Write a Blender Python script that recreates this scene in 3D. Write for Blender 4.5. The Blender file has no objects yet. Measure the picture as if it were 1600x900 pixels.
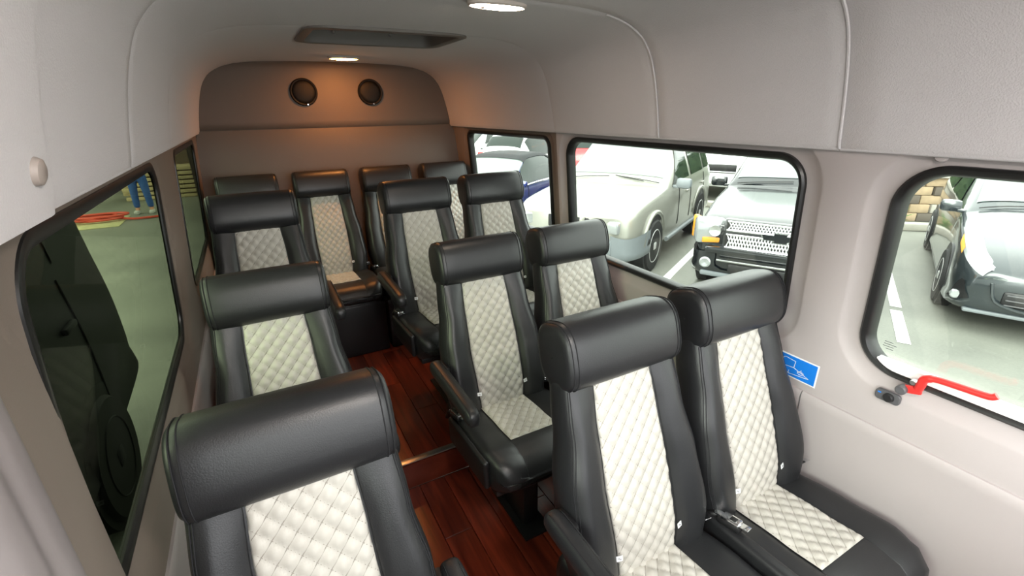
import bpy, bmesh, math, random
from mathutils import Vector, Matrix
random.seed(7)
scn = bpy.context.scene
COL = scn.collection
R = math.radians

# ---------------------------------------------------------------- camera
# world: x across the van (to the photo's right), y towards the rear door, z up; z = 0 is the low cabin floor
CAM = Vector((0, 0, 1.61))
cd = bpy.data.cameras.new('camera'); cam = bpy.data.objects.new('camera', cd); COL.objects.link(cam)
cd.sensor_fit = 'HORIZONTAL'; cd.sensor_width = 36; cd.lens = 36 * 727.17 / 1600; cd.clip_start = .02; cd.clip_end = 200
right = Vector((.8771, -.4800, -.0142)).normalized()
fwd = Vector((.4434, .8208, -.3601)).normalized()
up = right.cross(fwd).normalized(); right = fwd.cross(up).normalized()
mw = Matrix.Identity(4)
for i in range(3): mw[i][0] = right[i]; mw[i][1] = up[i]; mw[i][2] = -fwd[i]; mw[i][3] = CAM[i]
cam.matrix_world = mw
scn.camera = cam

# ---------------------------------------------------------------- sky and exposure (bright overcast day)
w = bpy.data.worlds.new('overcast'); scn.world = w; w.use_nodes = True
bg = w.node_tree.nodes['Background']; bg.inputs[0].default_value = (.97, .985, 1, 1); bg.inputs[1].default_value = 1.0
vs = scn.view_settings; vs.view_transform = 'Standard'; vs.look = 'None'; vs.gamma = 1; vs.use_curve_mapping = False
vs.exposure = 2.42
# the bright part of the cloud cover, ahead of the van and to its left
sd = bpy.data.lights.new('cloud_sun', 'SUN'); sd.energy = .95; sd.angle = R(40); sd.color = (1, .985, .97)
sun = bpy.data.objects.new('cloud_sun', sd); COL.objects.link(sun); sun.rotation_euler = Vector((.82, .28, -.34)).to_track_quat('-Z', 'Y').to_euler()
GROUND = -.62
CX = .573            # the van's centre line

# ---------------------------------------------------------------- materials
MATS = {}
def mat(name, col, rough=.5, metal=0, bump=0, bscale=200, var=0, vscale=8, spec=.5, coat=0, emit=0, sheen=0, detail=3):
    if name in MATS: return MATS[name]
    m = bpy.data.materials.new(name); m.use_nodes = True
    nt = m.node_tree; b = nt.nodes['Principled BSDF']
    b.inputs['Base Color'].default_value = (*col, 1); b.inputs['Roughness'].default_value = rough
    b.inputs['Metallic'].default_value = metal; b.inputs['Specular IOR Level'].default_value = spec
    b.inputs['Coat Weight'].default_value = coat; b.inputs['Coat Roughness'].default_value = .08
    if sheen: b.inputs['Sheen Weight'].default_value = sheen
    if emit: b.inputs['Emission Color'].default_value = (*col, 1); b.inputs['Emission Strength'].default_value = emit
    tc = nt.nodes.new('ShaderNodeTexCoord')
    if var:
        n = nt.nodes.new('ShaderNodeTexNoise'); n.inputs['Scale'].default_value = vscale; n.inputs['Detail'].default_value = 5
        nt.links.new(tc.outputs['Object'], n.inputs['Vector'])
        r = nt.nodes.new('ShaderNodeValToRGB'); r.color_ramp.elements[0].position = .3; r.color_ramp.elements[1].position = .7
        r.color_ramp.elements[0].color = (*[c * (1 - var) for c in col], 1); r.color_ramp.elements[1].color = (*[min(1, c * (1 + var)) for c in col], 1)
        nt.links.new(n.outputs['Fac'], r.inputs[0]); nt.links.new(r.outputs[0], b.inputs['Base Color'])
    if bump:
        n = nt.nodes.new('ShaderNodeTexNoise'); n.inputs['Scale'].default_value = bscale; n.inputs['Detail'].default_value = detail
        nt.links.new(tc.outputs['Object'], n.inputs['Vector'])
        bp = nt.nodes.new('ShaderNodeBump'); bp.inputs['Strength'].default_value = bump; bp.inputs['Distance'].default_value = .002
        nt.links.new(n.outputs['Fac'], bp.inputs['Height']); nt.links.new(bp.outputs[0], b.inputs['Normal'])
    MATS[name] = m; return m

def glass(name, tint, refl=1.0):
    m = bpy.data.materials.new(name); m.use_nodes = True; nt = m.node_tree; nt.nodes.clear()
    o = nt.nodes.new('ShaderNodeOutputMaterial'); mx = nt.nodes.new('ShaderNodeMixShader')
    t = nt.nodes.new('ShaderNodeBsdfTransparent'); t.inputs[0].default_value = (*tint, 1)
    g = nt.nodes.new('ShaderNodeBsdfGlossy'); g.inputs['Roughness'].default_value = .01; g.inputs[0].default_value = (refl, refl, refl, 1)
    lw = nt.nodes.new('ShaderNodeLayerWeight'); lw.inputs[0].default_value = .5
    pw = nt.nodes.new('ShaderNodeMath'); pw.operation = 'POWER'; pw.inputs[1].default_value = 5
    fr = nt.nodes.new('ShaderNodeMath'); fr.operation = 'MULTIPLY_ADD'; fr.inputs[1].default_value = .92; fr.inputs[2].default_value = .035
    nt.links.new(lw.outputs['Facing'], pw.inputs[0]); nt.links.new(pw.outputs[0], fr.inputs[0])
    nt.links.new(fr.outputs[0], mx.inputs[0]); nt.links.new(t.outputs[0], mx.inputs[1]); nt.links.new(g.outputs[0], mx.inputs[2])
    nt.links.new(mx.outputs[0], o.inputs[0]); MATS[name] = m; return m

def wood(name):
    m = bpy.data.materials.new(name); m.use_nodes = True; nt = m.node_tree; b = nt.nodes['Principled BSDF']
    tc = nt.nodes.new('ShaderNodeTexCoord'); oi = nt.nodes.new('ShaderNodeObjectInfo')
    ad = nt.nodes.new('ShaderNodeVectorMath'); ad.operation = 'ADD'
    mp = nt.nodes.new('ShaderNodeMapping'); mp.inputs['Scale'].default_value = (14, 1.1, 14)
    cb = nt.nodes.new('ShaderNodeCombineXYZ'); mu = nt.nodes.new('ShaderNodeMath'); mu.operation = 'MULTIPLY'; mu.inputs[1].default_value = 37
    nt.links.new(oi.outputs['Random'], mu.inputs[0]); nt.links.new(mu.outputs[0], cb.inputs[0]); nt.links.new(mu.outputs[0], cb.inputs[1])
    nt.links.new(tc.outputs['Object'], ad.inputs[0]); nt.links.new(cb.outputs[0], ad.inputs[1]); nt.links.new(ad.outputs[0], mp.inputs[0])
    n = nt.nodes.new('ShaderNodeTexNoise'); n.inputs['Scale'].default_value = 2.2; n.inputs['Detail'].default_value = 7; n.inputs['Distortion'].default_value = .8
    nt.links.new(mp.outputs[0], n.inputs['Vector'])
    r = nt.nodes.new('ShaderNodeValToRGB'); cr = r.color_ramp
    cr.elements[0].position = .25; cr.elements[0].color = (.05, .008, .004, 1)
    cr.elements[1].position = .75; cr.elements[1].color = (.25, .040, .016, 1)
    e = cr.elements.new(.5); e.color = (.14, .021, .009, 1)
    nt.links.new(n.outputs['Fac'], r.inputs[0])
    hs = nt.nodes.new('ShaderNodeHueSaturation'); mr = nt.nodes.new('ShaderNodeMapRange'); mr.inputs[3].default_value = .72; mr.inputs[4].default_value = 1.3
    nt.links.new(oi.outputs['Random'], mr.inputs[0]); nt.links.new(mr.outputs[0], hs.inputs['Value']); nt.links.new(r.outputs[0], hs.inputs['Color'])
    nt.links.new(hs.outputs[0], b.inputs['Base Color']); b.inputs['Roughness'].default_value = .28
    MATS[name] = m; return m

def bricks_mat(name, c1, c2, mortar, scale):
    m = bpy.data.materials.new(name); m.use_nodes = True; nt = m.node_tree; b = nt.nodes['Principled BSDF']
    tc = nt.nodes.new('ShaderNodeTexCoord'); mp = nt.nodes.new('ShaderNodeMapping'); mp.inputs['Rotation'].default_value = (R(90), 0, 0)
    br = nt.nodes.new('ShaderNodeTexBrick'); br.inputs['Scale'].default_value = scale
    br.inputs['Color1'].default_value = (*c1, 1); br.inputs['Color2'].default_value = (*c2, 1); br.inputs['Mortar'].default_value = (*mortar, 1)
    nt.links.new(tc.outputs['Object'], mp.inputs[0]); nt.links.new(mp.outputs[0], br.inputs['Vector']); nt.links.new(br.outputs[0], b.inputs['Base Color'])
    b.inputs['Roughness'].default_value = .9; MATS[name] = m; return m

def ground_mat(name):
    m = bpy.data.materials.new(name); m.use_nodes = True; nt = m.node_tree; b = nt.nodes['Principled BSDF']
    tc = nt.nodes.new('ShaderNodeTexCoord')
    n1 = nt.nodes.new('ShaderNodeTexNoise'); n1.inputs['Scale'].default_value = .8; n1.inputs['Detail'].default_value = 8
    n2 = nt.nodes.new('ShaderNodeTexNoise'); n2.inputs['Scale'].default_value = 45; n2.inputs['Detail'].default_value = 3
    for n in (n1, n2): nt.links.new(tc.outputs['Object'], n.inputs['Vector'])
    r = nt.nodes.new('ShaderNodeValToRGB'); r.color_ramp.elements[0].position = .34; r.color_ramp.elements[1].position = .66
    r.color_ramp.elements[0].color = (.165, .17, .148, 1); r.color_ramp.elements[1].color = (.26, .265, .228, 1)
    nt.links.new(n1.outputs['Fac'], r.inputs[0])
    mx = nt.nodes.new('ShaderNodeMixRGB'); mx.blend_type = 'MULTIPLY'; mx.inputs[0].default_value = .35
    nt.links.new(r.outputs[0], mx.inputs[1]); nt.links.new(n2.outputs['Fac'], mx.inputs[2]); nt.links.new(mx.outputs[0], b.inputs['Base Color'])
    bp = nt.nodes.new('ShaderNodeBump'); bp.inputs['Strength'].default_value = .3; bp.inputs['Distance'].default_value = .004
    nt.links.new(n2.outputs['Fac'], bp.inputs['Height']); nt.links.new(bp.outputs[0], b.inputs['Normal'])
    b.inputs['Roughness'].default_value = .55; MATS[name] = m; return m

mat('leather_black', (.015, .0155, .017), .38, bump=.18, bscale=420, spec=.5)
mat('leather_cream', (.48, .458, .415), .5, bump=.12, bscale=380, var=.04, vscale=30)
mat('stitch', (.02, .02, .022), .8, spec=.2)
mat('thread', (.30, .28, .245), .8)
mat('plastic_black', (.012, .012, .013), .4)
mat('seat_metal', (.03, .03, .032), .35, .6)
mat('chrome', (.78, .79, .8), .16, 1)
mat('steel', (.55, .55, .55), .3, 1)
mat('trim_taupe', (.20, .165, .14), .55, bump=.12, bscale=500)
mat('trim_panel', (.43, .39, .385), .5, bump=.08, bscale=400)
mat('headliner', (.56, .54, .55), .95, bump=.6, bscale=330, detail=5, sheen=.2)
mat('partition_vinyl', (.115, .092, .074), .55, bump=.15, bscale=350)
mat('rubber', (.008, .008, .008), .35)
mat('white_plastic', (.82, .82, .8), .35)
mat('grey_plastic', (.09, .09, .095), .45)
mat('red_plastic', (.78, .035, .03), .35)
mat('sticker_blue', (.012, .20, .72), .3)
mat('sticker_white', (.85, .87, .88), .35)
mat('cover_grey', (.19, .17, .17), .45)
mat('knob_taupe', (.36, .31, .28), .5)
mat('speaker_black', (.006, .006, .007), .6, spec=.25)
mat('speaker_mesh', (.004, .004, .004), .5, bump=.5, bscale=900, spec=.3)
mat('lamp_lens', (1, .80, .62), .3, emit=14); mat('lamp_lens_fill', (1, .92, .84), .3, emit=62); mat('lamp_lens_warm', (1, .36, .09), .3, emit=46)
mat('lamp_bezel', (.55, .5, .46), .4)
mat('hatch_grey', (.16, .15, .14), .5)
mat('alu', (.62, .6, .58), .32, 1)
wood('wood_plank')
mat('subfloor', (.03, .01, .006), .7)
mat('riser_wood', (.13, .022, .010), .3, var=.4, vscale=6)
glass('glass_clear', (.93, .97, .92)); glass('glass_tint', (.60, .66, .52), .1)
ground_mat('asphalt')
mat('paint_white', (.72, .73, .70), .7, var=.12, vscale=6)
mat('car_silver', (.31, .31, .27), .3, .35, coat=.6)
mat('car_black', (.006, .008, .010), .2, coat=1)
mat('car_grey', (.028, .036, .040), .25, .3, coat=1)
mat('car_blue', (.008, .020, .13), .2, coat=1)
mat('van_black', (.0015, .002, .002), .6, spec=.08)
mat('car_white', (.75, .76, .76), .25, coat=.8)
mat('car_red', (.45, .015, .02), .25, coat=.8)
mat('bumper_grey', (.17, .19, .20), .5)
mat('car_glass', (.012, .022, .018), .05, spec=.35)
mat('windshield_glass', (.16, .19, .18), .04, spec=1)
mat('tyre', (.012, .012, .012), .75)
mat('alloy', (.62, .62, .61), .35, .3)
mat('lens', (.42, .44, .44), .12, .5)
mat('amber', (.75, .30, .03), .25)
mat('tail_red', (.6, .02, .02), .2)
mat('soft_top', (.02, .022, .024), .85, bump=.3, bscale=200)
bricks_mat('far_brick', (.16, .10, .06), (.22, .15, .09), (.09, .08, .06), 2.2)
mat('block_tan', (.36, .27, .17), .85, var=.25, vscale=5); mat('block_grey', (.40, .38, .33), .85, var=.2, vscale=5); mat('block_dark', (.12, .10, .08), .85)
mat('concrete', (.42, .40, .35), .85, var=.15, vscale=4)
mat('leaf', (.08, .22, .04), .5)
mat('denim', (.035, .10, .32), .85); mat('shirt', (.22, .27, .22), .85); mat('skin', (.55, .27, .17), .5); mat('hair', (.02, .012, .008), .5); mat('shoe', (.5, .5, .48), .6)
mat('hose_red', (.55, .06, .03), .45)
mat('lumber', (.46, .36, .2), .8, var=.2, vscale=4)
mat('sand', (.42, .38, .2), .9, var=.15)
mat('foliage', (.05, .08, .03), .8, var=.5, vscale=3)

# ---------------------------------------------------------------- helpers
def link(name, me, m, parent=None, smooth=True):
    o = bpy.data.objects.new(name, me); COL.objects.link(o)
    if m is not None and not me.materials: me.materials.append(MATS[m])
    if smooth:
        for p in me.polygons: p.use_smooth = True
    if parent is not None: o.parent = parent
    return o
def obj(name, verts, faces, m, parent=None, smooth=True, sharp=None):
    me = bpy.data.meshes.new(name); me.from_pydata([tuple(v) for v in verts], [], faces); me.validate(); me.update()
    o = link(name, me, m, parent, smooth)
    if sharp and smooth: me.set_sharp_from_angle(angle=R(sharp))
    return o
def bmobj(name, bm, m, parent=None, smooth=True, sharp=None):
    bmesh.ops.recalc_face_normals(bm, faces=bm.faces)
    me = bpy.data.meshes.new(name); bm.to_mesh(me); bm.free()
    o = link(name, me, m, parent, smooth)
    if sharp and smooth: me.set_sharp_from_angle(angle=R(sharp))
    return o
def empty(name, loc=(0, 0, 0), rz=0):
    o = bpy.data.objects.new(name, None); COL.objects.link(o); o.location = loc; o.rotation_euler = (0, 0, rz); o.empty_display_size = .1; return o
def tag(o, label=None, cat=None, group=None, kind=None):
    if label: o['label'] = label
    if cat: o['category'] = cat
    if group: o['group'] = group
    if kind: o['kind'] = kind
    return o
def struct(o, label, cat):
    return tag(o, label, cat, None, 'structure')
def bx(bm, c, s, bev=0, rot=None, seg=2):
    r = bmesh.ops.create_cube(bm, size=1); vs_ = r['verts']
    M = Matrix.Translation(Vector(c)) @ (rot.to_4x4() if rot is not None else Matrix.Identity(4)) @ Matrix.Diagonal((*s, 1))
    bmesh.ops.transform(bm, matrix=M, verts=vs_)
    if bev:
        es = list({e for v in vs_ for e in v.link_edges})
        bmesh.ops.bevel(bm, geom=es, offset=bev, segments=seg, affect='EDGES', profile=.5)
def box(name, c, s, m, parent=None, bev=.004, rot=None, seg=2):
    bm = bmesh.new(); bx(bm, c, s, bev, rot, seg); return bmobj(name, bm, m, parent, True, 35)
def tube_into(V, F, pts, r, n=8, closed=False, caps=True):
    pts = [Vector(p) for p in pts]; N = len(pts); base = len(V); prev = None
    for i, p in enumerate(pts):
        a = pts[(i - 1) % N] if (closed or i > 0) else p; b = pts[(i + 1) % N] if (closed or i < N - 1) else p
        t = (b - a).normalized()
        if prev is None:
            ref = Vector((0, 0, 1)) if abs(t.z) < .9 else Vector((1, 0, 0)); u = t.cross(ref).normalized()
        else: u = (prev - t * prev.dot(t)).normalized()
        prev = u; v = t.cross(u); rr = r[i] if isinstance(r, (list, tuple)) else r
        for k in range(n):
            q = 2 * math.pi * k / n; V.append(p + (u * math.cos(q) + v * math.sin(q)) * rr)
    M_ = N if closed else N - 1
    for i in range(M_):
        for k in range(n):
            a = base + i * n + k; b = base + i * n + (k + 1) % n; j = (i + 1) % N
            F.append((a, b, base + j * n + (k + 1) % n, base + j * n + k))
    if caps and not closed:
        F.append(tuple(base + k for k in range(n))[::-1]); F.append(tuple(base + (N - 1) * n + k for k in range(n)))
def tube(name, pts, r, m, parent=None, n=8, closed=False):
    V, F = [], []; tube_into(V, F, pts, r, n, closed); return obj(name, V, F, m, parent, True, 50)
def grid_faces(nu, nv, closed_v=False, off=0):
    F = []
    for i in range(nu - 1):
        for j in range(nv if closed_v else nv - 1):
            j2 = (j + 1) % nv
            F.append((off + i * nv + j, off + (i + 1) * nv + j, off + (i + 1) * nv + j2, off + i * nv + j2))
    return F
def crom(P, t):
    """Catmull-Rom through a list of equal-length tuples at t in 0..len-1"""
    n = len(P) - 1; i = min(max(int(t), 0), n - 1); f = t - i
    p0 = P[max(i - 1, 0)]; p1 = P[i]; p2 = P[i + 1]; p3 = P[min(i + 2, n)]
    f2 = f * f; f3 = f2 * f; k = .42
    return tuple((2 * f3 - 3 * f2 + 1) * b + (f3 - 2 * f2 + f) * k * (c - a) + (-2 * f3 + 3 * f2) * c + (f3 - f2) * k * (d - b) for a, b, c, d in zip(p0, p1, p2, p3))
def interp(tab, x):
    if x <= tab[0][0]: return tab[0][1]
    for (a, va), (b, vb) in zip(tab, tab[1:]):
        if x <= b:
            f = (x - a) / (b - a); f = f * f * (3 - 2 * f); return va + (vb - va) * f
    return tab[-1][1]
def lathe(name, prof, m, parent=None, n=32, axis='z', loc=(0, 0, 0)):
    """prof: (radius, height) pairs"""
    V = []
    for r_, h in prof:
        for k in range(n):
            a = 2 * math.pi * k / n; c, s = r_ * math.cos(a), r_ * math.sin(a)
            V.append({'z': (c, s, h), 'y': (c, h, s), 'x': (h, c, s)}[axis])
    V = [Vector(v) + Vector(loc) for v in V]
    F = grid_faces(len(prof), n, True); F.append(tuple(range(n))[::-1]); F.append(tuple(range((len(prof) - 1) * n, len(prof) * n)))
    o = obj(name, V, F, m, parent, True, 40)
    bm = bmesh.new(); bm.from_mesh(o.data); bmesh.ops.recalc_face_normals(bm, faces=bm.faces); bm.to_mesh(o.data); bm.free(); return o
def copy_tree(o, parent=None):
    c = o.copy(); COL.objects.link(c)
    if parent is not None: c.parent = parent
    for ch in list(o.children): copy_tree(ch, c)
    return c

# ================================================================ THE VAN SHELL
Y0, Y1 = -.70, 3.52; YC = -.55       # walls start; ceiling starts at the windshield head
def wall_x(z):                      # right wall; the left one mirrors it about CX
    return 1.453 - .083 * max(0, z - .91)
def rrect(y0, y1, z0, z1, r, N=13):
    """rounded rectangle, 4*N points, counter-clockwise from the corner (y1, z1)"""
    P = []
    for cy, cz, a0 in ((y1 - r, z1 - r, 0), (y0 + r, z1 - r, 90), (y0 + r, z0 + r, 180), (y1 - r, z0 + r, 270)):
        for k in range(N):
            a = R(a0 + 90 * k / (N - 1)); P.append((cy + r * math.cos(a), cz + r * math.sin(a)))
    return P
def rect_like(P, y0, y1, z0, z1):
    """the outer rectangle sampled where the rays from each corner arc go"""
    N = len(P) // 4; Q = []
    for q, (cy, cz) in enumerate(((y1, z1), (y0, z1), (y0, z0), (y1, z0))):
        arc = P[q * N:(q + 1) * N]
        for k, (y, z) in enumerate(arc):
            f = k / (N - 1); first_vertical = q in (0, 2)
            if first_vertical: Q.append((cy, z if f < .5 else cz) if f < .5 else ((cy if k == N // 2 else y), cz))
            else: Q.append((y if f < .5 else cy, cz) if f < .5 else (cy, (cz if k == N // 2 else z)))
        Q[-N + N // 2] = (cy, cz)
    return Q
def dscale(side): return 1 if side > 0 else .3      # the left windows sit almost flush
def ring_mesh(name, rings, side, m, parent):
    """rings: list of ([(y, z)], depth) ; depth > 0 goes outwards"""
    V = []
    for P, d in rings:
        for y, z in P:
            x = wall_x(z) + d * dscale(side)
            V.append((x if side > 0 else 2 * CX - x, y, z))
    n = len(rings[0][0]); return obj(name, V, grid_faces(len(rings), n, True), m, parent, True, 40)

def build_wall(side, bays, name, label):
    root = empty(name, (0, 0, 0)); struct(root, label, 'wall')
    ztop, zseam = 1.60, .735
    for n, (ya, yb, y0, y1, z0, z1, r, groove) in enumerate(bays):
        H = lambda e: rrect(y0 - e, y1 + e, z0 - e, z1 + e, r + e)
        rings = [(rect_like(H(.07), ya, yb, zseam - .015, ztop), 0), (H(.078), 0), (H(.070), .003), (H(.056), .013), (H(.030), .015), (H(.016), .017)]
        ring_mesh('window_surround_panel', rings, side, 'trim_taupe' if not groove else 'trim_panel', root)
    # lower lining below the seam, a touch proud, with a rolled top edge
    prof = [(0, .02), (.03, 0), (.60, -.004), (.70, -.010), (.722, -.011), (.733, -.006), (.735, .004), (.735, .03)]
    cuts = [Y0] + [b[0] for b in bays][::-1][1:] + [Y1] if False else sorted({Y0, Y1, *[b[0] for b in bays], *[b[1] for b in bays]})
    for a, b in zip(cuts, cuts[1:]):
        V = []
        for y in (a + .0015, b - .0015):
            for z, d in prof:
                x = 1.453 + d; V.append((x if side > 0 else 2 * CX - x, y, z))
        obj('lower_panel', V, grid_faces(2, len(prof)), 'trim_panel', root, True, 40)
    for z0, z1, x in ((-.35, .755, 1.505), ):
        V = [(x if side > 0 else 2 * CX - x, y, z) for y in (Y0, Y1 + .03) for z in (z0, z1)]; V += [((xx - .012 if side > 0 else xx + .012), y, z) for xx, y, z in V]
        obj('outer_skin', V, [(0, 1, 3, 2), (4, 6, 7, 5), (0, 4, 5, 1), (2, 3, 7, 6), (1, 5, 7, 3), (0, 2, 6, 4)], 'car_white', root, False)
    return root
# (bay y0, bay y1, glass y0, glass y1, glass z0, glass z1, corner radius, pale)
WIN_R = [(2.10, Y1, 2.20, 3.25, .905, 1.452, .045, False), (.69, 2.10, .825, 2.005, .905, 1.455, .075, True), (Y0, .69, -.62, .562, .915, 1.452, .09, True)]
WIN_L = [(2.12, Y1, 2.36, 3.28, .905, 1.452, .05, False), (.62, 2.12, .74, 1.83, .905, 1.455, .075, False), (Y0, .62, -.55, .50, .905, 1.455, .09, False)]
wr = build_wall(1, WIN_R, 'wall_right', 'pale taupe side wall of the van with three wide windows')
wl = build_wall(-1, WIN_L, 'wall_left', 'taupe side wall of the van beside the single seats')
wi = 1
for side, WW, names in ((1, WIN_R, ('small rear window beyond the right back seats', 'wide window beside the right second row seats', 'front side window with the red emergency lever')),
                        (-1, WIN_L, ('narrow rear window at the left end of the back row', 'tinted left window beside the single seats', 'left front window beside the grey pillar'))):
    for (ya, yb, y0, y1, z0, z1, r, g), lab in zip(WW, names):
        H = lambda e: rrect(y0 - e, y1 + e, z0 - e, z1 + e, r + e)
        wobj = empty('window_%d' % wi, ((1.453 if side > 0 else -.307), (y0 + y1) / 2, z0)); struct(wobj, lab, 'window'); wi += 1
        inv = wobj.location.copy()
        gk = ring_mesh('gasket', [(H(.021), .020), (H(.020), .006), (H(.014), .001), (H(.004), .004), (H(-.004), .016), (H(-.006), .045), (H(.03), .06)], side, 'rubber', None)
        P = H(0); V = []
        for d in (.030, .035):
            for y, z in P: x = wall_x(z) + d * dscale(side); V.append((x if side > 0 else 2 * CX - x, y, z))
        n = len(P); F = [tuple(range(n)), tuple(range(n, 2 * n))[::-1]] + grid_faces(2, n, True)
        pane = obj('pane', V, F, 'glass_clear' if side > 0 or y0 < 0 else 'glass_tint', None, False)
        for o in (gk, pane):
            o.parent = wobj; o.location = -inv
        if side > 0 and y0 < 0:      # pale sill channel along the lower edge of the front window
            V = []
            for y in (y0 + .02, y1 - .035):
                for z, d in ((z0 - .004, .006), (z0 + .022, .010), (z0 + .024, .028), (z0 - .004, .028)):
                    V.append((wall_x(z) + d, y, z))
            s = obj('sill_channel', V, grid_faces(2, 4, True) + [(0, 1, 2, 3), (7, 6, 5, 4)], 'white_plastic', wobj, True, 30); s.location = -inv
            tag(s, 'white channel along the window bottom')
            bm = bmesh.new()
            for k, (wd, zz) in enumerate(((.020, .985), (.030, .978), (.026, .971), (.018, .964))):
                bx(bm, (wall_x(zz) + .0285, .515 - .004 * (k % 2), zz), (.0006, wd, .0016))
            s = bmobj('etched_marking', bm, 'grey_plastic', wobj, False); s.location = -inv
        if side > 0:                 # round plugs in the trim at the window corners
            pass

# round trim plug above the front window's corner
V = lathe('trim_plug', [(.0, -.004), (.012, -.0035), (.0145, 0), (.015, .004)], 'trim_panel', None, 20, 'x', (0, 0, 0)); V.location = (wall_x(1.497) - .001, .500, 1.4935); V.parent = wr

# ---- headliner (ceiling): panels lofted from the cross-section, with welted seams
HP = [(.812, 1.498), (.806, 1.515), (.79, 1.60), (.765, 1.70), (.735, 1.775), (.69, 1.830), (.62, 1.868), (.53, 1.890), (.40, 1.902), (.2, 1.908), (0, 1.910)]
def head_pts(extra=0, n=44):
    L = [crom(HP, t * (len(HP) - 1) / n) for t in range(n + 1)]
    L = [(a + extra * (1 if z < 1.85 else .3), z + (extra if z > 1.85 else 0)) for a, z in L]
    return [(CX + a, z) for a, z in L] + [(CX - a, z) for a, z in L[::-1][1:]]
ceil = empty('ceiling', (CX, 0, 1.91)); struct(ceil, 'light grey fabric headliner curving down to the window tops', 'ceiling')
HATCH = (.285, .915, 2.07, 2.50)
seams = [YC, .715, 1.365, 2.08, Y1]
def to_ceil(o): o.parent = ceil; o.location = (-CX, 0, -1.91); return o
for si, (a, b) in enumerate(zip(seams, seams[1:])):
    pts = head_pts(); n = len(pts); V = []; F = []
    rows = [(a, .004), (a + .006, 0)] + [(a + .006 + (b - a - .012) * k / 14, 0) for k in range(1, 14)] + [(b - .006, 0), (b, .004 if si < 2 else .0012)]
    if si == 3:                                   # rows matched to the hatch opening
        rows = [(a, .004), (2.072, 0)]
        rows = [(2.08, .0012), (2.086, 0)] + [(2.086 + (2.50 - 2.086) * k / 6, 0) for k in range(1, 7)] + [(2.5 + (b - 2.5) * k / 12, 0) for k in range(1, 13)]
    for y, e in rows:
        for x, z in head_pts(e): V.append((x, y, z))
    F = grid_faces(len(rows), n)
    if si == 3:                                   # leave the roof hatch open
        keep = []
        for f in F:
            c = sum((Vector(V[i]) for i in f), Vector()) / 4
            if HATCH[0] < c.x < HATCH[1] and c.y < 2.5 and c.z > 1.88: continue
            keep.append(f)
        F = keep
    to_ceil(obj('headliner_panel', V, F, 'headliner', None, True))
    # returned lower lip on both sides
    V = []
    for y in (a + .001, b - .001):
        for x, z in ((.812, 1.498), (.812, 1.494), (.818, 1.491), (.845, 1.492)): V.append((x, y, z))
    for s in (1, -1):
        to_ceil(obj('headliner_lip', [(CX + s * x, y, z) for x, y, z in V], grid_faces(2, 4), 'headliner', None, True))
V = [(x, y, z) for y in (YC, Y1 + .03) for x, z in head_pts(.10)]
to_ceil(obj('roof_skin', V, grid_faces(2, len(V) // 2), 'car_white', None, True))
for y in seams[1:3]:
    pts = head_pts(-.001, 30)
    to_ceil(tube('welt_seam', [(x, y, z) for x, z in pts[:22]], .004, 'headliner', None, 6))
# ---- left front headliner shoulder: a thicker pad that ends in a soft step, with a round cover
def headx(z):
    for (a, za), (b, zb) in zip(HP, HP[1:]):
        if z <= zb: return a + (b - a) * max(0, (z - za) / (zb - za))
    return 0
V = []; ys = [YC, .70, .772, .790, .802, .808]; ins = [1, 1, 1, .85, .45, -.3]
for y, f in zip(ys, ins):
    for t in range(25):
        z = 1.4935 + .385 * t / 24; V.append((CX - headx(z) + f * .012, y - (z - 1.5) * .12 * (1 if y > 0 else 0), z))
pad = to_ceil(obj('shoulder_pad', V, grid_faces(len(ys), 25), 'headliner', None, True))
kn = lathe('pad_cover', [(.0, .007), (.010, .007), (.0145, .005), (.0165, .0), (.017, -.006)], 'knob_taupe', None, 28, 'x', (0, 0, 0))
kn.location = (CX - headx(1.551) + .013, .728, 1.551); kn.rotation_euler = (0, R(10.7), 0); kn.parent = ceil; kn.location = Vector(kn.location) - Vector((CX, 0, 1.91))

# ---- roof hatch set into the ceiling
hx0, hx1, hy0, hy1 = .30, .90, 2.08, 2.50
hatch = empty('roof_hatch', ((hx0 + hx1) / 2, (hy0 + hy1) / 2, 1.905)); tag(hatch, 'grey recessed roof hatch in the ceiling between the two lit lamps', 'roof hatch')
def hr(e, r, z): 
    cx, cy = (hx0 + hx1) / 2, (hy0 + hy1) / 2
    return [(y - cx, z_ - cy, z) for y, z_ in rrect(hx0 - e, hx1 + e, hy0 - e, hy1 + e, max(r + e, .005), 8)]
rg = [hr(.036, .05, .006), hr(.033, .05, -.006), hr(.004, .05, -.009), hr(-.004, .05, -.004), hr(-.012, .05, .075), hr(-.02, .05, .085)]
obj('rim', [v for q in rg[:4] for v in q], grid_faces(4, 32, True), 'hatch_grey', hatch, True, 40)
obj('shaft', [v for q in rg[3:] for v in q], grid_faces(3, 32, True), 'hatch_grey', hatch, True, 40)
q = hr(-.01, .05, .084); obj('lid', [(x, y, z) for x, y, z in q] + [(x, y, z + .02) for x, y, z in q], [tuple(range(32)), tuple(range(32, 64))[::-1]] + grid_faces(2, 32, True), 'headliner', hatch, False)
for sx in (-.16, .10): lathe('screw', [(.0, -.008), (.006, -.008), (.0075, -.003), (.0075, .010)], 'chrome', hatch, 12, 'y', (sx, .200, .040))
box('latch_slot', (.285, .02, .05), (.006, .12, .022), 'rubber', hatch, .002)
for sx in (-.2, .2): box('hinge', (sx, -.15, .078), (.05, .03, .012), 'grey_plastic', hatch, .003)

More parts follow.
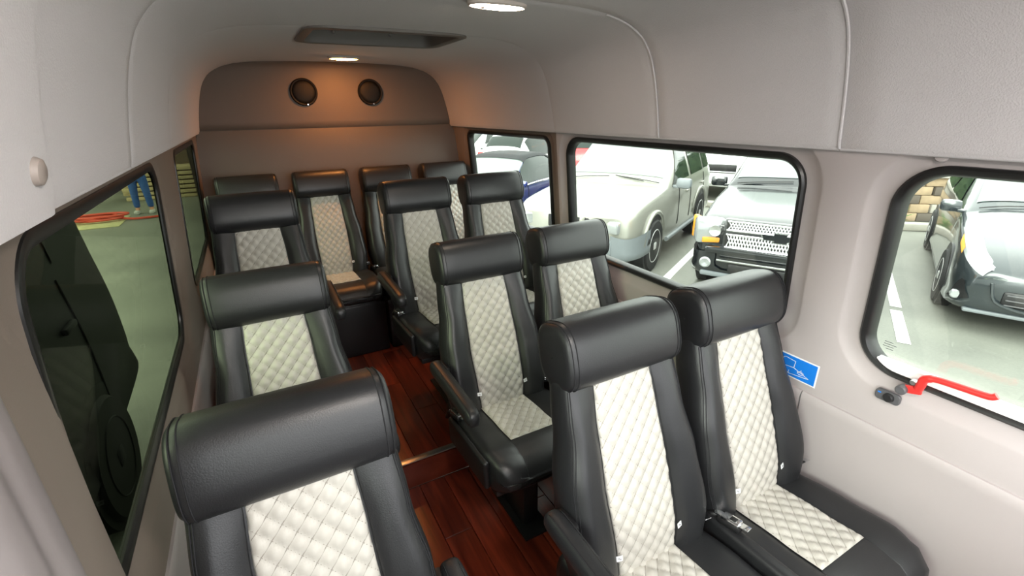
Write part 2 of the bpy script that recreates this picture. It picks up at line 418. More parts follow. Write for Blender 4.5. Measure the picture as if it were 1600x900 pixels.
# ---- dome lamps and slot
def dome(x, y, lx, ly, label, lens='lamp_lens', rz=0, dp=1):
    z = 1.905 if abs(x - CX) < .25 else 1.89
    t = empty('dome_lamp', (x, y, z), rz); tag(t, label, 'lamp', 'oval dome lamps in the ceiling')
    n = 36
    def el(a, b, zz): return [(a * math.copysign(abs(math.cos(2 * math.pi * k / n)) ** .8, math.cos(2 * math.pi * k / n)), b * math.sin(2 * math.pi * k / n), zz) for k in range(n)]
    rg = [el(lx + .012, ly + .012, .006), el(lx + .011, ly + .011, -.005), el(lx + .004, ly + .004, -.009), el(lx, ly, -.006), el(lx, ly, .002)]
    obj('bezel', [v for q in rg for v in q], grid_faces(5, n, True), 'lamp_bezel', t, True, 40)
    rg = [el(lx, ly, -.004), el(lx * .9, ly * .86, -.010 * dp), el(lx * .6, ly * .55, -.013 * dp), el(.002, .002, -.014 * dp)]
    obj('lens', [v for q in rg for v in q], grid_faces(4, n, True) + [tuple(range(3 * n, 4 * n))], lens, t, True)
    box('rocker_switch', (-lx * .62, -ly * .35, -.013), (.012, .010, .008), 'grey_plastic', t, .002)
    return t
dome(.745, 1.445, .088, .034, 'larger glowing oval dome lamp nearest the top edge of the photo')
dome(.30, -.16, .088, .040, 'added oval fill lamp, unseen, over the cab ahead of the first seats', 'lamp_lens_fill', 0, 2.6)  # unseen lamp added as fill light for the front, in place of a flash
dome(.600, 3.17, .080, .034, 'glowing oval dome lamp just in front of the rear panel', 'lamp_lens_warm')
sl = box('ceiling_slot', (0, 0, 0), (.016, .18, .008), 'rubber', None, .003, Matrix.Rotation(R(35), 3, 'Z'))
sl.location = (.515, 1.395, 1.9085); tag(sl, 'narrow black slot in the ceiling ahead of the roof hatch', 'vent')

# ---- rear panel wall with two speakers
rear = empty('wall_rear', (CX, Y1, 0)); struct(rear, 'padded taupe rear wall in two panels behind the back row', 'wall')
def part_rear(name, z0, z1, yoff0, yoff1, m):
    hw = [(1.30, .875), (1.498, .822)] + [(z, a) for a, z in HP[1:]]
    V = []; nz = 18; nx = 24; edge = .012
    for i in range(nz + 1):
        f = i / nz; z = z0 + (z1 - z0) * f
        def half(z):
            if z < 1.498: return .835 + (1.498 - z) * .09
            prev = HP[0]
            for a, zz in HP[1:]:
                if z <= zz: g = (z - prev[1]) / max(1e-6, zz - prev[1]); return prev[0] + (a - prev[0]) * g
                prev = (a, zz)
            return 0
        h = half(z) + .006
        for j in range(nx + 1):
            u = -1 + 2 * j / nx; pill = 1 - max(0, (abs(2 * f - 1) - .93) / .07) ** 2
            V.append((u * h, (yoff0 + (yoff1 - yoff0) * f) - .014 * max(0, pill), z))
    return obj(name, V, grid_faces(nz + 1, nx + 1), m, rear, True)
part_rear('upper_pad', 1.508, 1.9085, -.012, -.005, 'partition_vinyl')
part_rear('lower_pad', .14, 1.505, -.12, -.012, 'partition_vinyl')
box('backing_board', (0, .005, .97), (1.80, .02, 2.06), 'partition_vinyl', rear, 0)
def speaker(x, label):
    t = empty('speaker', (x, Y1 - .024, 1.727)); tag(t, label, 'speaker', 'round speakers in the rear panel')
    lathe('ring', [(.083, .002), (.083, -.010), (.078, -.016), (.071, -.014), (.069, -.006)], 'speaker_black', t, 40, 'y')
    lathe('grille', [(.069, -.006), (.066, -.010), (.05, -.014), (.025, -.0165), (.0, -.017)], 'speaker_mesh', t, 40, 'y')
    for a in (-80,): lathe('screw', [(.0, -.017), (.004, -.017), (.0045, -.013)], 'chrome', t, 10, 'y', (.076 * math.cos(R(a)), 0, .076 * math.sin(R(a))))
speaker(.385, 'round black speaker on the left of the rear panel'); speaker(.808, 'round black speaker on the right of the rear panel')

# ---- floor on two levels with separate planks, riser and metal nosing
STEP_Y, STEP = 1.69, .14
fl = empty('floor', (CX, 0, 0)); struct(fl, 'glossy cherry red plank floor on two levels', 'floor')
def to_floor(o): o.parent = fl; o.location = (o.location.x - CX, o.location.y, o.location.z); return o
to_floor(box('subfloor', (CX, (Y0 + STEP_Y) / 2, -.03), (1.78, STEP_Y - Y0, .04), 'subfloor', None, 0))
to_floor(box('subfloor', (CX, (Y1 + STEP_Y) / 2 , STEP / 2 - .01), (1.78, Y1 - STEP_Y - .02, STEP - .02), 'subfloor', None, 0))
PW = .118; cache = {}
def plank(x0, x1, y0, y1, z):
    key = (round(x1 - x0, 3), round(y1 - y0, 3))
    if key in cache: o = bpy.data.objects.new('plank', cache[key]); COL.objects.link(o)
    else:
        o = box('plank', (0, 0, 0), (x1 - x0 - .0022, y1 - y0 - .0022, .010), 'wood_plank', None, .0016, None, 1); cache[key] = o.data
    o.location = ((x0 + x1) / 2, (y0 + y1) / 2, z - .005); to_floor(o)
x = -.300; k = 0
while x < 1.44:
    x1 = min(x + PW, 1.447)
    ys = [Y0] + [v for v in ([-.2, .6, 1.35] if k % 3 == 0 else [-.5, .25, 1.02] if k % 3 == 1 else [.0, .86]) ] + [STEP_Y - .012]
    for a, b in zip(ys, ys[1:]): plank(x, x1, a, b, 0)
    ys = [STEP_Y + .004] + ([2.35, 3.05] if k % 3 == 0 else [2.05, 2.75] if k % 3 == 1 else [2.6]) + [Y1 - .02]
    for a, b in zip(ys, ys[1:]): plank(x, x1, a, b, STEP)
    x = x1; k += 1
to_floor(box('riser', (CX, STEP_Y - .006, STEP / 2 - .004), (1.75, .010, STEP - .01), 'riser_wood', None, .001))
no = to_floor(box('step_nosing', (CX, STEP_Y + .004, STEP + .001), (1.74, .034, .005), 'alu', None, .002)); tag(no, 'aluminium step nosing')

# ---- bulkhead and dashboard below the windshield, ahead of the camera
wf = empty('wall_front', (CX, Y0, 0)); struct(wf, 'dark bulkhead and dashboard under the windshield', 'wall')
box('bulkhead', (0, -.03, .40), (1.78, .05, .86), 'plastic_black', wf, .01); box('dashboard', (0, .10, .84), (1.70, .34, .10), 'grey_plastic', wf, .04)
# ---- left front pillar: brown panel edge and the grey rounded cover nearer the camera
tr = empty('trim_1', (-.27, .6, .9)); struct(tr, 'grey rounded pillar cover and brown pillar panel at the left front', 'trim')
zs = [.10, .75, .90, 1.0, 1.1, 1.2, 1.3, 1.38, 1.44, 1.50]
def pillar(name, prof_of_z, m, n=30):
    V = []
    for z in zs:
        P = prof_of_z(z)
        for t in range(n + 1):
            y, x = crom(P, t * (len(P) - 1) / n); V.append((x + .27, y - .6, z - .9))
    return obj(name, V, grid_faces(len(zs), n + 1), m, tr, True, 60)
def edge_y(z): return .735 + max(0, z - 1.1) ** 2 * .55 + max(0, z - 1.4) * .6
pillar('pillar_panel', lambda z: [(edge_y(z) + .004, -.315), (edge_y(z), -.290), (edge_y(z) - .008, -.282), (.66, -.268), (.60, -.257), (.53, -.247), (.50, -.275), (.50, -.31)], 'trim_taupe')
pillar('pillar_cover', lambda z: [(.537, -.262), (.534, -.247), (.524, -.233), (.505, -.2235), (.485, -.2225), (.470, -.226), (.456, -.2235), (.440, -.228), (.429, -.242), (.425, -.27), (.43, -.31)], 'cover_grey', 44)

# ---- window lever, knob plate and stickers on the right wall
lev = empty('window_lever', (1.437, .42, .90)); tag(lev, 'red emergency window lever on the front right window sill', 'lever')
box('bracket', (.000, .002, -.005), (.012, .040, .022), 'red_plastic', lev, .004, Matrix.Rotation(R(-18), 3, 'X'))
lathe('pivot', [(.0, -.020), (.010, -.020), (.013, -.017), (.013, .0)], 'grey_plastic', lev, 24, 'x', (0, .021, -.012))
lathe('stud', [(.0, -.010), (.006, -.010), (.008, -.006), (.008, .004)], 'steel', lev, 16, 'x', (.004, .005, .016))
pts = [(-.004, -.010, .006), (-.008, -.014, .022), (-.010, -.016, .038), (-.012, -.026, .048), (-.012, -.045, .0535), (-.010, -.09, .056), (-.008, -.138, .0585), (-.006, -.150, .066)]
V, F = [], []; tube_into(V, F, [crom(pts, t / 4) for t in range(4 * (len(pts) - 1) + 1)], [.0105] * 14 + [.0085] * 15, 10); obj('handle', V, F, 'red_plastic', lev, True, 50)
pl = empty('knob_plate', (1.444, .47, .843)); tag(pl, 'dark grey plate with round knob below the front right window', 'knob plate')
q = rrect(-.030, .030, -.016, .016, .010, 6); V = [(x_, a * k, b * k) for x_, k in ((.004, 1), (-.003, 1), (-.0045, .94)) for a, b in q]
obj('plate', V, grid_faces(3, 24, True) + [tuple(range(48, 72))], 'grey_plastic', pl, True, 40)
lathe('knob', [(.0, -.014), (.010, -.014), (.0125, -.011), (.0135, -.002), (.0135, .002)], 'plastic_black', pl, 24, 'x', (0, -.004, 0))
box('blue_icon', (-.0045, .020, .006), (.001, .008, .004), 'sticker_blue', pl, 0)
st = empty('ramp_sticker', (wall_x(.8) - .002, .7255, .7995)); tag(st, 'blue sticker with white border and a ramp drawing on the right wall', 'sticker')
bm = bmesh.new(); bx(bm, (0, 0, 0), (.0012, .134, .080)); bmobj('border', bm, 'sticker_white', st, False)
bm = bmesh.new(); bx(bm, (-.0008, 0, 0), (.0012, .125, .071)); bmobj('field', bm, 'sticker_blue', st, False)
def strokes(name, lines, wd, m, parent, xoff):
    V, F = [], []
    for ln in lines:
        for (a, b), (c, d) in zip(ln, ln[1:]):
            l = math.hypot(c - a, d - b) or 1; nx, ny = -(d - b) / l * wd, (c - a) / l * wd
            i = len(V); V += [(xoff, -(a + nx), b + ny), (xoff, -(a - nx), b - ny), (xoff, -(c - nx), d - ny), (xoff, -(c + nx), d + ny)]; F.append((i, i + 1, i + 2, i + 3))
    return obj(name, V, F, m, parent, False)
strokes('line_drawing', [[(-.046, .022), (-.040, .026), (-.006, .022), (-.008, -.002), (-.050, -.006), (-.046, .022)], [(-.050, -.006), (-.022, -.028), (.044, -.020), (-.008, -.002)],
                         [(-.022, -.028), (-.022, -.016)], [(-.036, -.017), (-.036, -.010)], [(.006, -.016), (.012, -.006), (.024, -.008), (.026, -.014)], [(.004, -.010), (.020, -.010)], [(.010, -.017), (.024, -.017)], [(.014, -.004), (.018, -.001)]], .0009, 'sticker_white', st, -.0016)

# ================================================================ SEATS
AL = R(16); DY, DZ = math.sin(AL), math.cos(AL); NY, NZ = -math.cos(AL), math.sin(AL)
def bp(x, s, n): return (x, -.143 + DY * s + NY * n, .458 + DZ * s + NZ * n)     # along the reclined back
HW = [(-.07, .190), (0, .205), (.13, .224), (.27, .215), (.42, .193), (.56, .183)]
IW = [(-.02, .096), (.10, .103), (.24, .106), (.40, .100), (.55, .092)]
BOL = [(-.07, .7), (.05, 1.0), (.2, 1.05), (.38, .75), (.56, .35)]
LUM = [(-.07, .0), (.10, .020), (.28, .010), (.45, .0), (.56, -.004)]
def back_section(s):
    h = interp(HW, s); i = interp(IW, s); b = interp(BOL, s); l = interp(LUM, s)
    P = [(0, -.105), (h * .7, -.105), (h - .022, -.096), (h - .003, -.060), (h, -.018), (h - .009, .014 * b + l * .5), (h - .034, .034 * b + l), (i + .028, .024 * b + l), (i + .006, .006 * b + l), (i, l), (i * .5, l + .003), (0, l + .004)]
    Q = [crom(P, t / 4) for t in range(4 * (len(P) - 1) + 1)]
    return Q + [(-a, c) for a, c in Q[::-1][1:-1]]
def front_n(x, s):
    i = interp(IW, s); l = interp(LUM, s); return l + .004 * (1 - (abs(x) / i) ** 2)
QX, QS, SUB = .0425, .047, 8
def quilt(a, b, amp=.0095):
    u = a / QX + b / QS; v = a / QX - b / QS
    du = abs(u - round(u)) * 2; dv = abs(v - round(v)) * 2
    return amp * (du * dv) ** .40
SM = {}
def keep(o): 
    me = o.data; bpy.data.objects.remove(o); return me
def build_seat_meshes():
    # backrest
    ss = [-.07 + .63 * k / 26 for k in range(27)]; V = []
    secs = [back_section(s) for s in ss]; n = len(secs[0])
    def shrunk(sec, f): cx = 0; cn = -.035; return [(a * f, cn + (c - cn) * f) for a, c in sec]
    rows = [(ss[0] - .02, shrunk(secs[0], .55)), (ss[0] - .012, shrunk(secs[0], .9))] + list(zip(ss, secs)) + [(ss[-1] + .01, shrunk(secs[-1], .9))]
    for s, sec in rows:
        for a, c in sec: V.append(bp(a, s, c))
    F = grid_faces(len(rows), n, True) + [tuple(range(n)), tuple(range((len(rows) - 1) * n, len(rows) * n))[::-1]]
    SM['backrest'] = keep(obj('backrest', V, F, 'leather_black'))
    # double stitching down both bolster edges
    V, F = [], []
    for sg in (1, -1):
        for off, dn in ((.006, 5.0), (.018, 5.45)):
            pts = []
            for k in range(24):
                s = -.03 + .56 * k / 23; sec = back_section(s); q = sec[int(dn * 4)]
                pts.append(bp(sg * q[0], s, q[1] + .0004))
            tube_into(V, F, pts, .0013, 5)
    SM['stitching'] = keep(obj('stitching', V, F, 'stitch'))
    # quilted panel on the back
    dx, ds = QX / SUB, QS / SUB; jn = int(.115 / dx) + 1; V = []; s0, s1 = -.018, .535; m = int((s1 - s0) / ds)
    for k in range(m + 1):
        s = s0 + k * ds; i = interp(IW, s)
        for j in range(-jn, jn + 1):
            x = max(-i, min(i, j * dx)); e = min(1, (i - abs(x)) / .006, (s - s0) / .006 + .05, (s1 - s) / .006)
            V.append(bp(x, s, front_n(x, s) + .0015 * (.2 + e) + quilt(x, s) * max(0, e)))
    SM['quilted_back'] = keep(obj('quilted_back_panel', V, grid_faces(m + 1, 2 * jn + 1), 'leather_cream'))
    # the stitched diamond lines in the quilting
    def threads(a0, a1, b0, b1, wfun, point):
        V, F = [], []
        for sg in (1, -1):
            for k in range(-30, 31):
                run = []
                for q in range(241):
                    b = b0 + (b1 - b0) * q / 240; a = sg * QX * (k - b / QS)
                    if abs(a) < wfun(b) - .002: run.append(point(a, b))
                    elif len(run) > 2: tube_into(V, F, run[::3] + [run[-1]], .0013, 4, False, False); run = []
                    else: run = []
                if len(run) > 2: tube_into(V, F, run[::3] + [run[-1]], .0013, 4, False, False)
        return V, F
    V, F = threads(0, 0, -.012, .530, lambda s: interp(IW, s), lambda a, b: bp(a, b, front_n(a, b) + .0030)); SM['back_threads'] = keep(obj('quilt_thread', V, F, 'thread'))
    # headrest roll
    hw = .184; prof = []
    for k in range(40):
        a = 2 * math.pi * k / 40; c, s = math.cos(a), math.sin(a); e = 2 / 2.9
        prof.append((-.030 + .077 * math.copysign(abs(c) ** e, c), .612 + .088 * math.copysign(abs(s) ** e, s)))
    V = []; st_ = [(-hw, .02), (-hw, .70), (-hw + .003, .87), (-hw + .011, .965), (-hw + .026, 1)] + [(-hw + .026 + (2 * hw - .052) * k / 8, 1 + .012 * math.sin(math.pi * k / 8)) for k in range(1, 8)] + [(hw - .026, 1), (hw - .011, .965), (hw - .003, .87), (hw, .70), (hw, .02)]
    for x, f in st_:
        for a, c in prof: V.append(bp(x, .612 + (c - .612) * f, -.03 + (a + .03) * f))
    SM['headrest'] = keep(obj('headrest', V, grid_faces(len(st_), 40, True), 'leather_black'))
    V, F = [], []
    for sg in (1, -1):
        for xx, f in ((hw - .012, .978), (hw - .024, 1.004)):
            tube_into(V, F, [bp(sg * xx, .612 + (c - .612) * f, -.03 + (a + .03) * f) for a, c in prof], .0013, 5, True)
    SM['headrest_stitching'] = keep(obj('headrest_stitching', V, F, 'stitch'))
    # cushion
    ZT = [(-.54, .425), (-.528, .452), (-.49, .478), (-.43, .488), (-.30, .476), (-.12, .462), (-.02, .455)]
    CW = [(-.54, .175), (-.528, .195), (-.49, .214), (-.42, .225), (-.25, .225), (-.02, .205)]
    def csec(y):
        h = interp(CW, y); zt = interp(ZT, y); zb = .352 + max(0, -.47 - y) * .55; i = .100
        P = [(0, zb), (h * .8, zb), (h - .014, zb + .006), (h - .001, zb + .036), (h, zt - .030), (h - .010, zt + .002), (h - .038, zt + .013), (i + .030, zt + .008), (i + .004, zt + .001), (i, zt), (i * .5, zt + .002), (0, zt + .003)]
        Q = [crom(P, t / 4) for t in range(4 * (len(P) - 1) + 1)]
        return Q + [(-a, c) for a, c in Q[::-1][1:-1]]
    ys = [-.02 - .51 * k / 26 for k in range(27)] + [-.537, -.54]; V = []
    secs = [csec(y) for y in ys]; n = len(secs[0]); last = secs[-1]
    rows = list(zip(ys, secs)) + [(-.545, [(a * .8, .415 + (c - .415) * .75) for a, c in last])]
    for y, sec in rows:
        for a, c in sec: V.append((a, y, c))
    F = grid_faces(len(rows), n, True) + [tuple(range(n)), tuple(range((len(rows) - 1) * n, len(rows) * n))[::-1]]
    SM['cushion'] = keep(obj('cushion', V, F, 'leather_black'))
    V = []; y0, y1 = -.405, -.105; m = int((y1 - y0) / ds); i = .100; jn = int(i / dx) + 1
    for k in range(m + 1):
        y = y0 + k * ds
        for j in range(-jn, jn + 1):
            x = max(-i, min(i, j * dx)); e = min(1, (i - abs(x)) / .006, (y - y0) / .006 + .05)
            V.append((x, y, interp(ZT, y) + .003 + .0015 * e + quilt(x, y) * max(0, e)))
    SM['quilted_seat'] = keep(obj('quilted_seat_panel', V, grid_faces(m + 1, 2 * jn + 1), 'leather_cream'))
    V, F = threads(0, 0, -.40, -.11, lambda y: .100, lambda a, b: (a, b, interp(ZT, b) + .0056)); SM['seat_threads'] = keep(obj('quilt_thread', V, F, 'thread'))
    # pan, pedestal, foot
    SM['pan'] = keep(box('seat_pan', (0, -.27, .345), (.40, .42, .03), 'plastic_black', None, .008))
    bm = bmesh.new(); bx(bm, (0, -.28, .175), (.07, .20, .33), .008); bx(bm, (0, -.28, .335), (.3, .26, .02), .004); SM['pedestal'] = keep(bmobj('pedestal', bm, 'seat_metal', None, True, 35))
    SM['foot'] = keep(box('foot_plate', (0, -.28, .006), (.12, .32, .012), 'seat_metal', None, .003))
    SM['skirt'] = keep(box('seat_box', (0, -.265, .175), (.44, .44, .35), 'plastic_black', None, .012))
    # armrest, drawn for the +x side
    V = []; n = 20
    st_ = [(-.045, .62, .3), (-.05, .655, .75), (-.07, .662, .95), (-.12, .662, 1), (-.22, .660, 1), (-.32, .657, 1), (-.385, .655, 1), (-.42, .652, .93), (-.437, .648, .72), (-.443, .645, .25)]
    st2 = [crom(st_, t / 3) for t in range(3 * (len(st_) - 1) + 1)]
    for y, z, f in st2:
        for k in range(n):
            a = 2 * math.pi * k / n; c, s = math.cos(a), math.sin(a); e = 2 / 3
            V.append((.250 + .026 * f * math.copysign(abs(c) ** e, c), y, z + .031 * f * math.copysign(abs(s) ** e, s)))
    SM['armrest'] = keep(obj('armrest', V, grid_faces(len(st2), n, True) + [tuple(range(n)), tuple(range((len(st2) - 1) * n, len(st2) * n))[::-1]], 'leather_black'))
    V, F = [], []
    for sx in (-.017, .017): tube_into(V, F, [(.250 + sx, y, z + .030 * f) for y, z, f in st2[6:-3]], .0012, 5)
    SM['arm_stitch'] = keep(obj('armrest_stitching', V, F, 'stitch'))
    bm = bmesh.new(); bx(bm, (.221, -.085, .615), (.022, .07, .12), .008); SM['pivot'] = keep(bmobj('armrest_pivot', bm, 'plastic_black', None, True, 35))
    # low centre bolster between paired seats, drawn for the +x side
    bm = bmesh.new(); bx(bm, (.203, -.27, .470), (.044, .36, .075), .014, Matrix.Rotation(R(-3), 3, 'X'), 3); SM['centre_arm'] = keep(bmobj('folded_armrest', bm, 'leather_black', None, True, 35))
    # side cover on the cushion below the armrest
    bm = bmesh.new(); bx(bm, (.228, -.30, .42), (.022, .34, .11), .010, Matrix.Rotation(R(-4), 3, 'X'), 3); SM['side_cover'] = keep(bmobj('side_cover', bm, 'plastic_black', None, True, 35))
    # buckle halves
    bm = bmesh.new(); bx(bm, (0, 0, 0), (.030, .052, .014), .004); bx(bm, (0, -.036, .001), (.022, .03, .003), .001); bx(bm, (0, .035, 0), (.02, .03, .006), .002)
    SM['buckle'] = keep(bmobj('buckle', bm, 'chrome', None, True, 35))
    SM['housing'] = keep(box('buckle_housing', (0, .002, -.009), (.037, .066, .016), 'plastic_black', None, .004))
    SM['button'] = keep(box('buckle_button', (0, -.006, .0072), (.016, .018, .003), 'plastic_black', None, .001))
    V, F = [], []; tube_into(V, F, [(0, .04, -.004), (0, .075, -.025), (0, .10, -.06)], .009, 8); SM['stalk'] = keep(obj('buckle_stalk', V, F, 'plastic_black'))
    SM['tag'] = keep(box('care_tag', (0, 0, 0), (.018, .0016, .014), 'sticker_white', None, 0))
    bm = bmesh.new(); bx(bm, (-.002, -.001, .001), (.006, .0006, .0016)); bx(bm, (.002, -.001, -.002), (.006, .0006, .0016)); SM['tag_print'] = keep(bmobj('tag_print', bm, 'grey_plastic', None, False))
build_seat_meshes()
def inst(name, me, parent, loc=(0, 0, 0), rot=(0, 0, 0), sc=(1, 1, 1)):
    o = bpy.data.objects.new(name, me); COL.objects.link(o); o.parent = parent; o.location = loc; o.rotation_euler = rot; o.scale = sc; return o
def seat(x, yrow, z, label, group, arm=0, centre=0, skirt=False):
    t = empty('passenger_seat', (x, yrow, z)); tag(t, label, 'seat', group)
    b = inst('backrest', SM['backrest'], t); tag(inst('stitching', SM['stitching'], b), kind='stuff')
    q = inst('quilted_back_panel', SM['quilted_back'], t); tag(q, 'cream diamond quilted panel'); tag(inst('quilt_thread', SM['back_threads'], q), kind='stuff')
    h = inst('headrest', SM['headrest'], t); tag(inst('stitching', SM['headrest_stitching'], h), kind='stuff')
    inst('cushion', SM['cushion'], t); q = inst('quilted_seat_panel', SM['quilted_seat'], t); tag(q, 'cream diamond quilted panel'); tag(inst('quilt_thread', SM['seat_threads'], q), kind='stuff')
    inst('seat_pan', SM['pan'], t)
    if skirt: inst('seat_box', SM['skirt'], t)
    else: inst('pedestal', SM['pedestal'], t); inst('foot_plate', SM['foot'], t)
    if arm:
        a = inst('armrest', SM['armrest'], t, sc=(arm, 1, 1)); tag(inst('stitching', SM['arm_stitch'], a), kind='stuff'); inst('armrest_pivot', SM['pivot'], t, sc=(arm, 1, 1)); inst('side_cover', SM['side_cover'], t, sc=(arm, 1, 1))
    if centre: inst('folded_armrest', SM['centre_arm'], t, sc=(centre, 1, 1))
    for bxp, byp, bzp, rx, rz in ((-.196 if centre else -.207, -.205 if centre else -.16, .522 if centre else .487, R(-6), R(8)), (.222 if centre else .207, -.125, .506, R(-20), R(-6))):
        k = inst('buckle', SM['buckle'], t, (bxp, byp, bzp), (rx, 0, rz)); tag(k, 'chrome belt buckle'); inst('buckle_housing', SM['housing'], k); inst('buckle_button', SM['button'], k); inst('buckle_stalk', SM['stalk'], k)
    for sg in (1, -1):
        s = .075; i = interp(IW, s); l = bp(sg * (i + .004), s, front_n(0, s) + .010); c = inst('care_tag', SM['tag'], t, l, (R(-16), 0, R(14 * sg))); tag(c, 'small white fabric tag'); inst('tag_print', SM['tag_print'], c)
    return t
XA, XWN, XL = .743, 1.197, -.028
YR = (.78, 1.62, 2.40, 3.27)
g2 = 'paired seats along the right windows'; g1 = 'single seats along the left windows'; gb = 'back row seats against the rear wall'
seat(XA, YR[0], 0, 'large black and cream seat in the right front pair, on the aisle', g2, arm=-1)
seat(XWN, YR[0], 0, 'black and cream seat in the right front pair, against the wall with the blue sticker', g2, centre=-1)
seat(XA, YR[1], 0, 'black and cream aisle seat just before the metal floor strip, armrest and pedestal showing', g2, arm=-1)
seat(XWN, YR[1], 0, 'black and cream window seat of the right second row, below the silver parked car', g2, centre=-1)
seat(XA, YR[2], STEP, 'black and cream aisle seat of the right third row, on the raised floor', g2, arm=-1)
seat(XWN, YR[2], STEP, 'black and cream window seat of the right third row, before the blue convertible', g2, centre=-1)
seat(XL, YR[0], 0, 'nearest black and cream single seat at the bottom left, its panel glaring white', g1, arm=1)
seat(XL, YR[1], 0, 'second black and cream single seat from the front along the left windows', g1, arm=1)
seat(XL, YR[2], STEP, 'third and rearmost black and cream single seat along the left windows', g1, arm=1)
for x, lab in ((-.043, 'leftmost back row seat, only its dark headrest showing above the single seat'), (.383, 'second back row seat from the left, cushion facing down the aisle'),
               (.808, 'third back row seat from the left, half hidden by an aisle seat'), (1.231, 'rightmost back row seat beside the small rear window')):
    seat(x, YR[3], STEP, lab, gb, skirt=True).scale = (.93, 1, .985)

# ================================================================ OUTSIDE
gr = obj('ground', [(-40, -25, GROUND), (60, -25, GROUND), (60, 60, GROUND), (-40, 60, GROUND)], [(0, 1, 2, 3)], 'asphalt', None, False)
struct(gr, 'pale grey asphalt of the car park outside', 'ground')
FW = Vector((-.885, -.465, 0)).normalized(); RT = Vector((FW.y, -FW.x, 0)); HEAD = math.atan2(FW.y, FW.x)
def line(x, y, l, wd=.11):
    V = [Vector((x, y, GROUND + .004)) + RT * a * wd / 2 + FW * -b for a, b in ((-1, 0), (1, 0), (1, l), (-1, l))]
    obj('painted_line', V, [(0, 1, 2, 3)], 'paint_white', gr, False)
line(4.55, 4.2, 5.0); line(5.35, 1.75, .95); line(6.30, 2.24, 3.6); line(3.2, 6.7, 5.0); line(6.6, -.6, 5.0)
def strip_box(name, p, q, wd, h, m, parent=None, z=GROUND):
    p = Vector((p[0], p[1], 0)); q = Vector((q[0], q[1], 0)); d = q - p; rz = math.atan2(d.y, d.x)
    o = box(name, (0, 0, 0), (d.length, wd, h), m, parent, min(.03, h * .2)); o.location = ((p.x + q.x) / 2, (p.y + q.y) / 2, z + h / 2); o.rotation_euler = (0, 0, rz); return o

# ---------------------------------------------------------------- cars
def st(x, ws, zb, zbelt, wt, zte, zt, nar=.05): return (x, ws, zb, zbelt, wt, zte, zt, nar)
def sec_pts(s):
    x, ws, zb, zbelt, wt, zte, zt, nar = s
    return [(x, 0, zb), (x, ws - nar, zb), (x, ws, zb + .14), (x, ws, (zb + zbelt) / 2 + .08), (x, ws - .035, zbelt), (x, wt, zte), (x, wt * .62, zt - .012), (x, 0, zt)]
class Body:
    def __init__(self, stations): self.P = [sec_pts(s) for s in stations]; self.n = len(stations) - 1
    def at(self, u, v, off=0):
        def S(u, v):
            u = max(0, min(self.n, u)); v = max(0, min(7, v))
            return Vector(crom([crom(col, u) for col in zip(*self.P)], v))
        p = S(u, v)
        if off:
            a = S(min(u + .02, self.n), v) - S(max(u - .02, 0), v); b = S(u, min(v + .02, 7)) - S(u, max(v - .02, 0)); nn = b.cross(a)
            if nn.length > 1e-9: p = p + nn.normalized() * (off if nn.dot(p - Vector((p.x, 0, .8))) > 0 else -off)
        return p
    def shell(self, m, parent, name='body'):
        nu, nv = self.n * 4 + 1, 7 * 3 + 1; V = []
        for i in range(nu):
            L = [self.at(i / 4, j / 3) for j in range(nv)]
            V += L + [Vector((p.x, -p.y, p.z)) for p in L[::-1][1:-1]]
        n = 2 * nv - 2; F = grid_faces(nu, n, True) + [tuple(range(n)), tuple(range((nu - 1) * n, nu * n))[::-1]]
        o = obj(name, V, F, m, parent, True, 60)
        bm = bmesh.new(); bm.from_mesh(o.data); bmesh.ops.recalc_face_normals(bm, faces=bm.faces); bm.to_mesh(o.data); bm.free(); return o
    def patch(self, name, u0, u1, v0, v1, m, parent, off=.008, mirror=1, nu=8, nv=6, full=False):
        """u0/u1 may be (at v0, at v1) pairs to slant an edge"""
        f0 = u0 if isinstance(u0, tuple) else (u0, u0); f1 = u1 if isinstance(u1, tuple) else (u1, u1); V = []
        for j in range(nv + 1):
            g = j / nv; v = v0 + (v1 - v0) * g; a = f0[0] + (f0[1] - f0[0]) * g; b = f1[0] + (f1[1] - f1[0]) * g
            L = [self.at(a + (b - a) * i / nu, v, off) for i in range(nu + 1)]
            V += [Vector((p.x, p.y * mirror, p.z)) for p in L]
        if full:                                   # continue over the centre line to the other side
            W = [V[j * (nu + 1):(j + 1) * (nu + 1)] for j in range(nv + 1)]
            V = [p for r_ in W for p in r_] + [Vector((p.x, -p.y, p.z)) for r_ in W[::-1][1:] for p in r_]
            return obj(name, V, grid_faces(2 * nv + 1, nu + 1), m, parent, True)
        return obj(name, V, grid_faces(nv + 1, nu + 1), m, parent, True)
def wheel(parent, x, y, r, wd, spokes, m='alloy'):
    sg = 1 if y > 0 else -1
    t = lathe('tyre', [(r * .62, -wd / 2), (r * .93, -wd / 2), (r, -wd * .36), (r, wd * .36), (r * .93, wd / 2), (r * .62, wd / 2)], 'tyre', parent, 36, 'y'); t.location = (x, y, r)
    bm = bmesh.new()
    for k in range(spokes):
        a = 2 * math.pi * k / spokes; bx(bm, (math.cos(a) * r * .34, sg * (wd / 2 - .02), math.sin(a) * r * .34), (r * .58, .035, r * .17), .008, Matrix.Rotation(-a, 3, 'Y'))
    bx(bm, (0, sg * (wd / 2 - .015), 0), (r * .3, .05, r * .3), .02)
    s = bmobj('wheel_rim', bm, m, t, True, 35); s['kind'] = 'stuff'
    lathe('rim_edge', [(r * .66, sg * wd * .46), (r * .62, sg * wd * .52), (r * .58, sg * wd * .46), (r * .58, 0)], m, t, 32, 'y')
    lathe('rim_well', [(r * .60, sg * wd * .1), (0, sg * wd * .1), (0, sg * wd * .08), (r * .6, sg * wd * .08)], 'tyre', t, 24, 'y')
